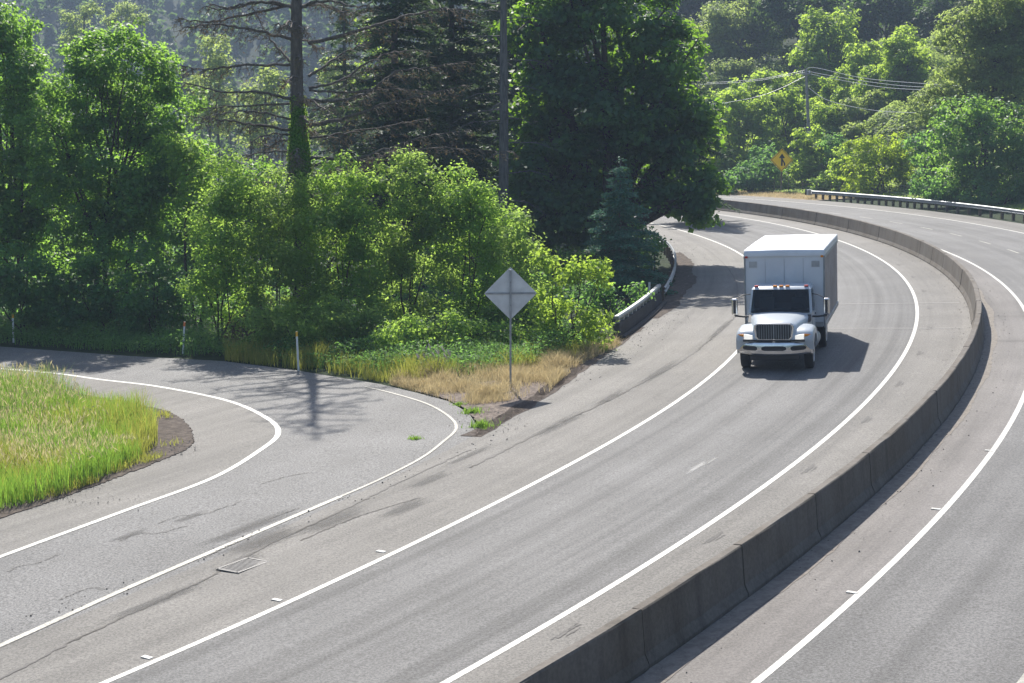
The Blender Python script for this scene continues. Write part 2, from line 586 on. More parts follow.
rL1 = interp([(-60, 130.5), (-33, 130.4), (-29, 130.1), (-25, 129.93), (-21.8, 129.75), (-18.5, 129.4), (-10, 128.6), (-1.5, 128.05), (4, 127.7), (11, 127.7), (60, 127.6)])
rE0 = interp([(-60, 128.2), (-33.4, 127.7), (-32, 127.3), (-30.6, 127.05), (-28.8, 126.8), (-27.4, 126.5), (-25.1, 126.15), (-24.2, 125.95), (-21.9, 125.45), (-19.9, 124.9), (-17.3, 124.75), (-12, 124.5), (-5, 124.4), (5, 124.6), (60, 124.6)])
c_ = lambda v: (lambda th: v)


def strip(name, ra, rb, t0, t1, z, mat, step=.35, kind='structure', jag=0, label=None, cat=None, uv01=False, parent=None):
    n = max(2, int(abs(t1 - t0) / step) + 1)
    mb = MB()
    mb.uv = []
    for i in range(n):
        th = t0 + (t1 - t0) * i / (n - 1)
        a, b = ra(th), rb(th)
        if jag:
            a += random.uniform(-jag, jag); b += random.uniform(-jag, jag)
        mb.v += [tuple(pol(th, a, z)), tuple(pol(th, b, z))]
        if uv01: mb.uv += [(i / (n - 1), 0), (i / (n - 1), 1)]
        else: mb.uv += [(R(th) * 137, a), (R(th) * 137, b)]
        if i:
            k = 2 * i
            mb.f.append((k - 2, k - 1, k + 1, k)); mb.m.append(0)
    # never flip: sheets face up
    me = bpy.data.meshes.new(name)
    me.from_pydata(mb.v, [], mb.f)
    uvl = me.uv_layers.new(name='UVMap')
    for l in me.loops: uvl.data[l.index].uv = mb.uv[l.vertex_index]
    o = link(name, me, mat, parent)
    if o.data.polygons[0].normal.z < 0: o.data.flip_normals()
    return tag(o, label, cat, kind=kind)


def poly_sheet(name, pts, z, mat, kind='structure', label=None, cat=None, rot=0.0, skirt=0):
    pts = [Vector((p[0], p[1], zg(p[0], p[1]) + z)) for p in pts]
    tri = tessellate_polygon([pts])
    mb = MB()
    mb.v = [tuple(p) for p in pts]
    mb.f = [tuple(t) for t in tri]
    if skirt:
        n = len(pts)
        mb.v += [(p.x, p.y, p.z - skirt) for p in pts]
        mb.f += [(i, (i + 1) % n, n + (i + 1) % n, n + i) for i in range(n)]
    me = bpy.data.meshes.new(name)
    me.from_pydata(mb.v, [], mb.f)
    bm = bmesh.new(); bm.from_mesh(me); bmesh.ops.recalc_face_normals(bm, faces=bm.faces); bm.to_mesh(me); bm.free()
    if me.polygons[0].normal.z < 0: me.flip_normals()
    uvl = me.uv_layers.new(name='UVMap')
    c, s = math.cos(rot), math.sin(rot)
    for l in me.loops:
        v = me.vertices[l.vertex_index].co
        uvl.data[l.index].uv = (c * v.x + s * v.y, -s * v.x + c * v.y)
    o = link(name, me, mat)
    return tag(o, label, cat, kind=kind)


def ribbon(name, pts, w, z, mat, label=None, cat=None, jag=0.0, kind='structure', per=10):
    """painted line or crack along ground points"""
    c = catmull([Vector((p[0], p[1], 0)) for p in pts], per)
    vs, fs = [], []
    for i, p in enumerate(c):
        t = (c[min(i + 1, len(c) - 1)] - c[max(i - 1, 0)]).normalized()
        nrm = Vector((-t.y, t.x, 0))
        j = random.uniform(-jag, jag)
        ww = w * (1 + (random.uniform(-.6, .6) if jag else 0)) / 2
        for s in (1, -1):
            q = p + nrm * (s * ww + j)
            vs.append((q.x, q.y, zg(q.x, q.y) + z))
        if i: fs.append((2 * i - 2, 2 * i - 1, 2 * i + 1, 2 * i))
    me = bpy.data.meshes.new(name)
    me.from_pydata(vs, [], fs)
    o = link(name, me, mat)
    if me.polygons[0].normal.z < 0: me.flip_normals()
    return tag(o, label, cat, kind=kind)


def patch(name, px, py, w, h, mat, z=.012, ang=None, kind='structure', label=None, cat=None):
    """worn mark on the pavement: length w along the curve of the road, breadth h"""
    p = at(px, py)
    th = math.atan2(p.y - CY, p.x - CX) if ang is None else ang
    er = Vector((math.cos(th), math.sin(th), 0)); et = Vector((-er.y, er.x, 0))
    vs = []
    for a, b in ((-1, -1), (1, -1), (1, 1), (-1, 1)):
        q = p + et * a * w / 2 + er * b * h / 2
        vs.append((q.x, q.y, zg(q.x, q.y) + z))
    me = bpy.data.meshes.new(name)
    me.from_pydata(vs, [], [(0, 1, 2, 3)])
    uvl = me.uv_layers.new(name='UVMap')
    for l, u in zip(me.loops, ((0, 0), (1, 0), (1, 1), (0, 1))): uvl.data[l.index].uv = u
    if me.polygons[0].normal.z < 0: me.flip_normals()
    o = link(name, me, mat)
    return tag(o, label, cat, kind=kind)


def build_roads():
    T0, T1 = -52, 58
    strip('highway_shoulder', rE0, rL1, T0, T1, .004, M['shoulder'])
    strip('highway_lane', rL1, c_(135.0), T0, T1, .004, M['lane'])
    strip('median_shoulder', c_(135.0), c_(137.2), T0, T1, .004, M['shoulder'])
    strip('opposite_shoulder', c_(137.2), c_(139.05), T0, T1, .004, M['rshoulder'])
    strip('opposite_lanes', c_(139.05), c_(146.3), T0, T1, .004, M['rlane'])
    strip('opposite_outer_shoulder', c_(146.3), c_(148.9), T0, T1, .004, M['shoulder'])
    # painted lines
    w = .064
    strip('road_marking', lambda t: rL1(t) - w, lambda t: rL1(t) + w, T0, T1, .009, M['white'])
    strip('road_marking', c_(135 - w), c_(135 + w), T0, T1, .009, M['white'])
    strip('road_marking', c_(139.05 - w), c_(139.05 + w), T0, T1, .009, M['white'])
    strip('road_marking', c_(146.3 - w), c_(146.3 + w), T0, T1, .009, M['white'])
    for t in np.arange(-46, 46, 2.45):
        strip('road_marking', c_(142.4 - .06), c_(142.4 + .06), t, t + 1.0, .009, M['worn'], .25)
    # ramp
    back = [(0, 346.5), (130, 356), (222, 361), (294, 370), (380, 384), (418, 393), (448, 401), (469, 413), (477, 426)]
    px = [(-900, 325), (-300, 332)] + back + [(500, 438), (440, 470), (360, 510), (240, 566), (120, 620), (0, 680), (-300, 830), (-900, 760)]
    poly_sheet('ramp', [at(*q) for q in px], 0.0, M['ramp'], rot=R(60))
    RL = [(-300, 668), (0, 557), (46, 540), (130, 509), (213, 478), (259, 451), (278, 434), (268, 419), (228, 401), (160, 387), (103, 380), (28, 371), (-160, 357)]
    ribbon('road_marking', [at(*q) for q in RL], .15, .009, M['white'])
    ish = [(-300, 640), (-150, 570), (0, 515), (60, 495), (130, 470), (176, 450), (188, 440), (186, 425), (166, 413), (130, 405), (60, 392), (0, 384), (-160, 366)]
    poly_sheet('ramp_shoulder', catmull([at(*q) for q in RL], 4) + catmull([at(*q) for q in ish[::-1]], 4), .004, M['shoulder'], rot=R(60))
    RR = [(-300, 778), (0, 646), (117, 593), (228, 545), (340, 497), (379, 480), (420, 459), (443, 442), (456, 429), (450, 417.5), (427, 404), (391, 393), (365, 387)]
    ribbon('road_marking', [at(*q) for q in RR[:5]], .14, .011, M['cream'])
    ribbon('road_marking', [at(*q) for q in RR[4:]], .085, .011, M['worn'])
    # rough seam between ramp and highway
    ribbon('pavement_crack', [at(*q) for q in [(-100, 725), (3, 678), (92, 632), (178, 593), (228, 567), (277, 541), (340, 512), (400, 482), (470, 450)]], .06, .012, M['crack'], jag=.03, per=18)
    ribbon('pavement_crack', [at(*q) for q in [(470, 468), (540, 433), (612, 399), (640, 384), (682, 361), (712, 338), (738, 314)]], .07, .012, M['crack'], jag=.035, per=24)
    ribbon('pavement_crack', [at(*q) for q in [(300, 541), (360, 516), (420, 498)]], .04, .012, M['crack'], jag=.03, per=24)
    ribbon('pavement_crack', [at(*q) for q in [(738, 300), (735, 280), (722, 262), (705, 248)]], .05, .012, M['crack'], jag=.03, per=14)
    for a in ([(8, 572), (20, 566), (38, 563), (60, 554)], [(120, 541), (138, 534), (160, 533), (186, 526)], [(262, 484), (285, 477), (308, 473)],
              [(158, 524), (180, 516), (205, 514), (240, 502)], [(205, 558), (222, 549), (240, 541)], [(228, 536), (262, 522), (300, 508)], [(60, 600), (90, 588), (104, 590)]):
        ribbon('pavement_crack', [at(*q) for q in a], .026, .012, M['crack'], jag=.045, per=22)
    # oil and scuffs
    for (x, y, w_, h_) in ((405, 508, 3.4, .9), (265, 540, 4.6, 1.5), (240, 562, 2.6, .8), (335, 520, 4.5, 1.0), (430, 480, 3.5, .7), (560, 424, 7, .8), (610, 398, 5, .6),
                           (160, 600, 5, .7), (250, 527, 6, .8), (660, 372, 9, .7), (190, 517, 2.0, .5), (130, 535, 2.2, .5), (470, 455, 5, .5), (720, 330, 10, .5)):
        patch('oil_stain', x, y, w_, h_, M['oil'])
    for (x, y, w_, h_) in ((698, 467, 2.6, .30), (712, 461, 1.6, .22)):
        patch('pavement_scuff', x, y, w_, h_, M['scar'])
    # transverse joints
    for th in (-16.2, -13.0):
        strip('pavement_joint', c_(130.2), c_(136.7), th, th + .035, .012, M['joint'], .035, jag=.01)
    for th in (-14.8, -17.5):
        strip('pavement_joint', c_(137.8), c_(139), th, th + .02, .012, M['crack'], .02)
    # dust and tyre grime along the barrier foot
    strip('gutter_dust', c_(137.44), lambda t: 137.82 + .05 * math.sin(t * 2.1), -45, 20, .010, M['dust'], .12, jag=.03)
    # marker sockets worn into the shoulder beside the median line
    for (x, y) in ((546, 628), (696, 536), (793, 468), (855, 419.5), (893, 384), (913, 353), (921, 328), (922, 308), (917, 291), (908, 277), (895, 265), (877, 255)):
        p = at(x, y)
        th = math.degrees(math.atan2(p.y - CY, p.x - CX))
        for dr, wd, t_ in ((0, .05, .32), (.10, .035, .2), (-.04, .03, .42)):
            strip('pavement_scar', c_(135.45 + dr), c_(135.45 + dr + wd), th - t_ / 2, th + t_ / 2, .012, M['crack'], .03, jag=.02)
    # soil islands and dirt
    isl = [(-400, 668), (-150, 573), (0, 519), (60, 499), (130, 473), (178, 454), (192, 444), (193, 436), (187, 424), (168, 412), (130, 404), (60, 391), (0, 382), (-150, 366), (-400, 350)]
    ring = catmull([at(*q) for q in isl + isl[:1]], 28)[:-1]
    ring = [p + Vector((random.uniform(-1, 1), random.uniform(-1, 1), 0)) * .045 for p in ring]
    poly_sheet('dirt', ring, .022, M['dirt'], skirt=.03)
    gore = [(415, 391), (447, 400), (468, 412), (478, 427), (474, 437), (488, 432), (513, 417), (547, 395), (585, 366), (560, 368), (500, 380), (450, 386)]
    ring = catmull([at(*q) for q in gore + gore[:1]], 12)[:-1]
    ring = [p + Vector((random.uniform(-1, 1), random.uniform(-1, 1), 0)) * .05 for p in ring]
    poly_sheet('dirt', ring, .012, M['gravel'])
    strip('dirt', lambda t: rE0(t) - .3, lambda t: 125.0 + .12 * math.sin(t * 1.3) + .15 * math.exp(-((t + 9) / 4) ** 2), -14.8, -1, .012, M['dirt'], .3, jag=.08)
    strip('dirt', lambda t: rE0(t) - .35, lambda t: rE0(t) + .18, -25.5, -16, .012, M['dirt'], .25, jag=.07)
    strip('dry_verge', c_(148.75), c_(152.8), 17.6, 40, .01, M['dry'], .5, jag=.1)


def build_pebbles():
    """grit and crumbs along the kerbs, barrier foot and dirt edges"""
    r = np.random.default_rng(8)
    P = []
    for th0, th1, ra, rb, n, side in ((-36, 10, 137.46, 138.5, 900, 1), (-36, 5, 136.3, 136.97, 700, -1), (-24.5, -14, 124.9, 126.3, 500, 1), (-14, 4, 124.8, 126.2, 500, 1), (-33, -25, 126.6, 127.3, 160, 1)):
        t = r.uniform(th0, th1, n); q = r.random(n) ** 2.2
        rr = ra + (rb - ra) * q if side > 0 else rb - (rb - ra) * q
        P += [pol(a, b, .008) for a, b in zip(t, rr)]
    for (x, y, sx, sy, n) in ((178, 447, 12, 5, 160), (488, 424, 22, 7, 220), (60, 501, 50, 4, 160)):
        for k in range(n):
            p = at(x + r.normal() * sx, y + r.normal() * sy)
            P.append(Vector((p.x, p.y, zg(p.x, p.y) + .022)))
    V, Q = [], []
    for p in P:
        s = .007 + .020 * r.random() ** 2.5
        a = r.random() * 6.28
        k = len(V)
        for z, f in ((0, 1.0), (s * (.5 + .6 * r.random()), .55)):
            for j in range(4):
                w = a + j * 1.571 + r.normal() * .2
                V.append((p.x + math.cos(w) * s * f, p.y + math.sin(w) * s * f * .8, p.z + z))
        Q += [(k, k + 1, k + 5, k + 4), (k + 1, k + 2, k + 6, k + 5), (k + 2, k + 3, k + 7, k + 6), (k + 3, k, k + 4, k + 7), (k + 4, k + 5, k + 6, k + 7)]
    o = link('gravel', quads_mesh('gravel', V, Q), M['pebble'])
    tag(o, 'loose grit and pebbles along the barrier foot and pavement edges', 'gravel', kind='stuff')


# ------------------------------------------------------------------ barrier, rails, signs, posts
def build_barrier():
    root = thing('median_barrier', 'long curved concrete median barrier of precast sections between the two carriageways', 'barrier', pol(-19, 137.2))
    prof = [(-.225, 0), (-.225, .06), (-.15, .22), (-.09, .875), (-.07, .9), (.07, .9), (.09, .875), (.15, .22), (.225, .06), (.225, 0)]
    L = math.degrees(3.81 / 137.2)
    t = -46.0
    i = 0
    while t < 44:
        gap = .006 if i % 3 else .010
        mb = MB()
        lat = random.uniform(-.012, .012)
        secs = []
        for k in range(5):
            th = t + gap + (L - 2 * gap) * k / 4
            sec = []
            for d, h in prof:
                sec.append(pol(th, 137.2 + d + lat, h + .005 + random.uniform(-.004, .004) + (random.uniform(-.012, .004) if h > .85 else 0)))
            secs.append(sec)
        mb.loft(secs)
        o = mb.build('barrier_section', M['concrete'], root)
        if -36 < t < -15 and i % 2 == 0:
            # iron pin loop that rusts in the joint
            mb = MB()
            a = pol(t, 137.2 + lat, .9)
            er = Vector((math.cos(R(t)), math.sin(R(t)), 0)); et = Vector((-er.y, er.x, 0))
            mb.tube([a - er * .09 - Vector((0, 0, .03)), a - er * .08 + Vector((0, 0, .035)), a + er * .05 + Vector((0, 0, .045)), a + er * .10 - Vector((0, 0, .03))], .040, 6)
            mb.build('joint_loop', M['rust'], o, smooth=60)
        t += L
        i += 1


def w_beam(mb, r, t0, t1, zc, side=-1, n=40):
    """W profile rail swept round the curve; side -1 faces the curve's centre"""
    prof = [(0, .155), (.03, .15), (.08, .11), (.08, .06), (.01, .02), (.01, -.02), (.08, -.06), (.08, -.11), (.03, -.15), (0, -.155)]
    back = [(d - .012, h) for d, h in prof[::-1]]
    full = prof + back
    secs = []
    for i in range(n + 1):
        th = t0 + (t1 - t0) * i / n
        secs.append([pol(th, r + side * d, zc + h) for d, h in full])
    mb.loft(secs)


def build_guardrails():
    root = thing('guardrail', 'long silver guardrail on short wooden posts along the far side of the opposite lanes', 'guardrail', pol(5, 149.6))
    mb = MB(); w_beam(mb, 149.5, -20, 18.4, .62, -1, 90)
    mb.build('rail', M['galv'], root, smooth=40)
    t = -19.8
    while t < 18.6:
        p = pol(t, 149.78)
        m = Matrix.Rotation(R(t), 3, 'Z')
        mb = MB(); mb.box(p + Vector((0, 0, .33)), (.16, .2, .78), m)
        mb.build('post', M['wood'], root)
        t += 1.905 / 149.7 * 57.2958 * (1 if t < 10 else .66)
    e = pol(18.55, 149.5)
    mb = MB(); m = Matrix.Rotation(R(18.5), 3, 'Z')
    mb.box(e + Vector((0, 0, .6)), (.42, .3, .5), m)
    mb.build('end_terminal', M['galvdull'], root, bevel=.03)
    mb = MB(); mb.box(pol(18.72, 149.5, .6), (.40, .02, .46), m)
    mb.build('end_plate', M['black'], root)
    # left: concrete parapet with steel top rail
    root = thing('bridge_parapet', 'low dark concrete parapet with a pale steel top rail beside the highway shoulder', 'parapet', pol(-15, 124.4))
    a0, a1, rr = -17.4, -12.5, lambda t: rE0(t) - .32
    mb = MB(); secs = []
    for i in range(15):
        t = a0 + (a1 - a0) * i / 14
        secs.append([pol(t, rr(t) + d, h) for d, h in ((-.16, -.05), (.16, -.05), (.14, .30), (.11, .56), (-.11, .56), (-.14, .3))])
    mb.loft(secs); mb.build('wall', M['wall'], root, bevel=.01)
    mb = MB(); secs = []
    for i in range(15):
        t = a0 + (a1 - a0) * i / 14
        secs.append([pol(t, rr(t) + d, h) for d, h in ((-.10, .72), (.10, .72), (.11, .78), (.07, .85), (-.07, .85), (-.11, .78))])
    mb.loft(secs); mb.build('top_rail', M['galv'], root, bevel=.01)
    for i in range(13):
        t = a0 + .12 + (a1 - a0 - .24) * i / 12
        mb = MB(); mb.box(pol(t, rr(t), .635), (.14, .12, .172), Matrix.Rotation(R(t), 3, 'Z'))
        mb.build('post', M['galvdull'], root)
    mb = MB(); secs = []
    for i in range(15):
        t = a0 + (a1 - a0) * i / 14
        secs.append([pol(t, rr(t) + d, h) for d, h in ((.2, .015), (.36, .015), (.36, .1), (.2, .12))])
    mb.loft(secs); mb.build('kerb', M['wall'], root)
    root = thing('guardrail', 'short bent white guardrail under the spruce, continuing from the dark parapet', 'guardrail', pol(-7, 124.1))
    mb = MB()
    prof = [(0, .155), (.03, .15), (.08, .11), (.08, .06), (.01, .02), (.01, -.02), (.08, -.06), (.08, -.11), (.03, -.15), (0, -.155)]
    full = prof + [(d - .012, h) for d, h in prof[::-1]]
    secs = []
    rg = interp([(-14, 124.62), (-11, 124.25), (-8, 124.1), (-3, 124.05), (2, 124.0), (6, 123.2)])
    for i in range(31):
        t = -12.45 + 16 * i / 30
        secs.append([pol(t, rg(t) + d, .55 + h) for d, h in full])
    mb.loft(secs); mb.build('rail', M['galv'], root, smooth=40)
    t = -11.9
    while t < 3:
        mb = MB(); mb.box(pol(t, rg(t) - .12, .3), (.12, .15, .74), Matrix.Rotation(R(t), 3, 'Z')); mb.build('post', M['wood'], root)
        t += .9
    p = pol(-13.0, 123.95)
    root = thing('marker_post', 'short thin white marker post at the joint of the parapet and guardrail', 'post', p)
    mb = MB(); mb.box(p + Vector((0, 0, .5)), (.09, .03, 1.1)); mb.build('stake', M['post_white'], root)
    mb = MB(); mb.box(p + Vector((0, -.018, .98)), (.07, .006, .12)); mb.build('reflector', M['sign_back'], root)


def diamond(mb, c, half, thick, ax, ny, corner=.07):
    """diamond plate with clipped corners: ax horizontal axis, ny normal"""
    up = Vector((0, 0, 1))
    pts = []
    k = corner
    for a, b in ((0, 1), (1, 0), (0, -1), (-1, 0)):
        # two points either side of the corner
        nxt = (b, -a)
        prv = (-b, a)
        pts.append(((a * (1 - k) + prv[0] * k), (b * (1 - k) + prv[1] * k)))
        pts.append((a * (1 - k * .25), b * (1 - k * .25)))
        pts.append(((a * (1 - k) + nxt[0] * k), (b * (1 - k) + nxt[1] * k)))
    n = len(pts)
    vs = [c + ax * u * half + up * v * half + ny * s * thick / 2 for s in (-1, 1) for u, v in pts]
    fs = [tuple(range(n))[::-1], tuple(range(n, 2 * n))] + [(i, (i + 1) % n, n + (i + 1) % n, n + i) for i in range(n)]
    mb.add(vs, fs)


def build_signs():
    # diamond seen from behind
    base = at(510.5, 389)
    s = F / base.y
    root = thing('road_sign', 'grey back of a diamond road sign on a thin post at the ramp nose', 'road sign', base)
    zc = deep(511, 293.5, base.y).z
    half = 26.8 / s
    ax = Vector((math.cos(R(4)), math.sin(R(4)), 0)); ny = Vector((-ax.y, ax.x, 0))
    mb = MB(); diamond(mb, Vector((base.x, base.y + .05, zc)), half, .004, ax, ny); mb.build('panel', M['sign_back'], root)
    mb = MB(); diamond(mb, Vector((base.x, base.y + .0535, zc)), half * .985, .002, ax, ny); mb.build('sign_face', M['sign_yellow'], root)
    mb = MB(); mb.box(Vector((base.x, base.y, (zc + half * .78 + base.z) / 2)), (.062, .062, zc + half * .78 - base.z + .2)); mb.build('post', M['galvdull'], root, bevel=.006)
    m = Matrix.Rotation(R(4), 3, 'Z')
    mb = MB(); mb.box(Vector((base.x, base.y + .036, zc)), (half * 1.86, .02, .055), m); mb.build('crossbar', M['galvdull'], root)
    for dz in (-.35, .0, .35):
        mb = MB(); mb.lathe([(.018, 0), (.018, -.02)], (base.x, base.y - .03, zc + dz), 'y', 8); mb.build('bolt', M['galv'], root)
    # yellow merge sign
    base = pol(20.2, 150.2)
    d = ray(781, 193); Y = at(781, 193).y
    base = Vector((d.x / d.y * Y, Y, 0)); base.z = zg(base.x, base.y)
    s = F / Y
    root = thing('road_sign', 'yellow diamond merge sign with a black arrow beyond the highway bend', 'road sign', base)
    c = deep(781.5, 160, Y); half = 11.6 / s
    ax = Vector((1, 0, 0)); ny = Vector((0, 1, 0))
    c = Vector((base.x, base.y - .06, c.z))
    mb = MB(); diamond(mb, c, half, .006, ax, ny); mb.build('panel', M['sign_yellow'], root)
    mb = MB()
    # black border line
    for a, b in (((0, 1), (1, 0)), ((1, 0), (0, -1)), ((0, -1), (-1, 0)), ((-1, 0), (0, 1))):
        p0 = c + Vector((a[0], 0, a[1])) * half * .9 + Vector((0, -.008, 0)); p1 = c + Vector((b[0], 0, b[1])) * half * .9 + Vector((0, -.008, 0))
        mb.tube([p0, p1], .022, 4)
    mb.build('border', M['black'], root)
    mb = MB()
    u = half
    q = lambda x, z: (c.x + x * u, c.z + z * u)
    mb.prism([q(-.075, -.5), q(.075, -.5), q(.075, .22), q(-.075, .22)], 'y', c.y - .014, c.y - .006)
    mb.prism([q(-.26, .16), q(.26, .16), q(0, .56)], 'y', c.y - .0145, c.y - .0065)
    mb.prism([q(.07, -.08), q(.07, .10), q(.30, -.30), q(.30, -.48), q(.18, -.48), q(.18, -.33)][::-1], 'y', c.y - .0142, c.y - .0062)
    mb.build('merge_arrow', M['black'], root)
    mb = MB(); mb.box((base.x, base.y, (base.z + c.z + half * .8) / 2), (.12, .1, c.z + half * .8 - base.z)); mb.build('post', M['wood'], root)

    # delineator posts
    for (px, py, h, lean, tape, lab) in ((13.5, 341, 1.12, .02, 'amber_tape', 'white delineator post with orange tip before dark trees at the far left'),
                                         (298.5, 369, 1.3, -.03, 'amber_tape', 'white delineator post with yellow top beside the middle of the ramp bend'),
                                         (183, 352, 1.15, .08, 'orange_tape', 'thin leaning post with orange tip half hidden in weeds')):
        p = at(px, py)
        root = thing('delineator_post', lab, 'post', p, 'delineator posts along the ramp edge')
        m = Matrix.Rotation(lean, 3, 'Y')
        mb = MB(); mb.box(p + m @ Vector((0, 0, h / 2 - .05)), (.07, .025, h + .1), m); mb.build('stake', M['post_white'] if px != 183 else M['sign_back'], root, bevel=.006)
        mb = MB(); mb.box(p + m @ Vector((0, -.004, h - .09)), (.076, .03, .17), m); mb.build('reflector', M[tape], root)
    # drain grate
    p = at(243, 566)
    th = math.atan2(p.y - CY, p.x - CX)
    rot = Matrix.Rotation(th, 3, 'Z')
    root = thing('drain_grate', 'rectangular pale storm drain grate set into the stained highway shoulder', 'drain', p)
    mb = MB()
    for a, b, c2, d2 in ((0, -.43, .5, .05), (0, .43, .5, .05), (-.25, 0, .05, .91), (.25, 0, .05, .91)):
        mb.box(p + rot @ Vector((a, b, .014)), (c2, d2, .02), rot)
    mb.build('frame', M['grate'], root)
    mb = MB()
    for i in range(12):
        mb.box(p + rot @ Vector((0, -.36 + i * .065, .012)), (.44, .03, .016), rot)
    mb.build('bars', M['grate'], root)
    # white raised markers next to lines
    spots = [(147, 658), (277, 600.5), (381, 552), (852, 593), (936, 509.5), (989, 451)]
    for i, (x, y) in enumerate(spots):
        p = at(x, y)
        th = math.atan2(p.y - CY, p.x - CX)
        rot = Matrix.Rotation(th, 3, 'Z')
        mb = MB(); mb.box((0, 0, .012), (.19, .1, .018), rot)
        side = 'highway lane' if i < 3 else 'opposite lanes'
        o = mb.build('pavement_marker', M['white'], None, bevel=.005)
        o.location = p
        which = ('nearest of three', 'middle of three', 'farthest of three')[i % 3]
        if i >= 3: which = ('nearest', 'middle', 'farthest')[i % 3] + ' of three'
        tag(o, f'small white marker beside the {side} edge line, {which}', 'road marker', 'raised white markers beside the edge lines')


def build_utility():
    Y = 166.0
    base = deep(811, 150, Y); base.z = zg(base.x, base.y)
    top = deep(806, 69, Y)
    root = thing('utility_pole', 'weathered wooden utility pole rising from the hillside trees', 'pole', base)
    mb = MB(); mb.tube([base - Vector((0, 0, .5)), top], [.2, .14], 10); mb.build('shaft', M['pole'], root, smooth=50)
    mb = MB(); mb.box(top - Vector((0, 0, .5)), (.12, 2.2, .14), Matrix.Rotation(R(12), 3, 'Z')); mb.build('crossarm', M['pole'], root)
    for k in (-1, 0, 1):
        mb = MB(); mb.lathe([(.05, 0), (.07, .06), (.05, .2), (.02, .22)], top + Vector((-.2 * k, k * .95, -.43)), 'z', 8); mb.build('insulator', M['post_white'], root)
    runs = [([(806, 70), (760, 79), (705, 83)], 166, 168, 'upper power line running left from the hillside pole'),
            ([(806, 72), (755, 81), (700, 84.5)], 166, 167, 'second power line running left, close under the upper one'),
            ([(806, 76), (760, 96), (690, 108)], 166, 165, 'low slack line sagging left from the hillside pole'),
            ([(806, 69), (817, 68), (870, 79), (962, 86)], 166, 141, 'upper power line running right from the hillside pole'),
            ([(806, 71), (850, 79), (905, 86), (962, 88)], 166, 140, 'second power line running right from the hillside pole'),
            ([(806, 73), (840, 80), (890, 88), (962, 91)], 166, 139, 'third power line running right from the hillside pole'),
            ([(809, 88), (830, 101), (880, 111), (950, 113)], 166, 138, 'pale service line dropping right across the brambles')]
    for pts, y0, y1, lab in runs:
        x0, x1 = pts[0][0], pts[-1][0]
        P = [deep(x, y, y0 + (y1 - y0) * (x - x0) / (x1 - x0)) for x, y in pts]
        o = MB().tube(catmull(P, 8), .021, 5).build('power_line', M['wire'], None, smooth=60)
        tag(o, lab, 'power line', 'overhead lines on the hillside')
    # wire fence beyond the verge
    root = thing('wire_fence', 'thin wire fence on grey posts behind the dry grass verge', 'fence', pol(20, 153.2))
    for t in np.arange(10, 31, .95):
        mb = MB(); mb.tube([pol(t, 153.2, -.1), pol(t, 153.2, 1.35)], .03, 5); mb.build('fence_post', M['wood'], root)
    for h in (.35, .7, 1.0, 1.3):
        mb = MB(); mb.tube([pol(t, 153.2, h) for t in np.arange(10, 31, .95)], .006, 3); mb.build('wire', M['galvdull'], root)
    p = pol(24.4, 152.4)
    o = MB().tube([p, p + Vector((0, 0, .8))], [.25, .2], 8).build('wooden_stump', M['wood']); tag(o, 'short dark wooden stump on the dry verge near the wire fence', 'stump')


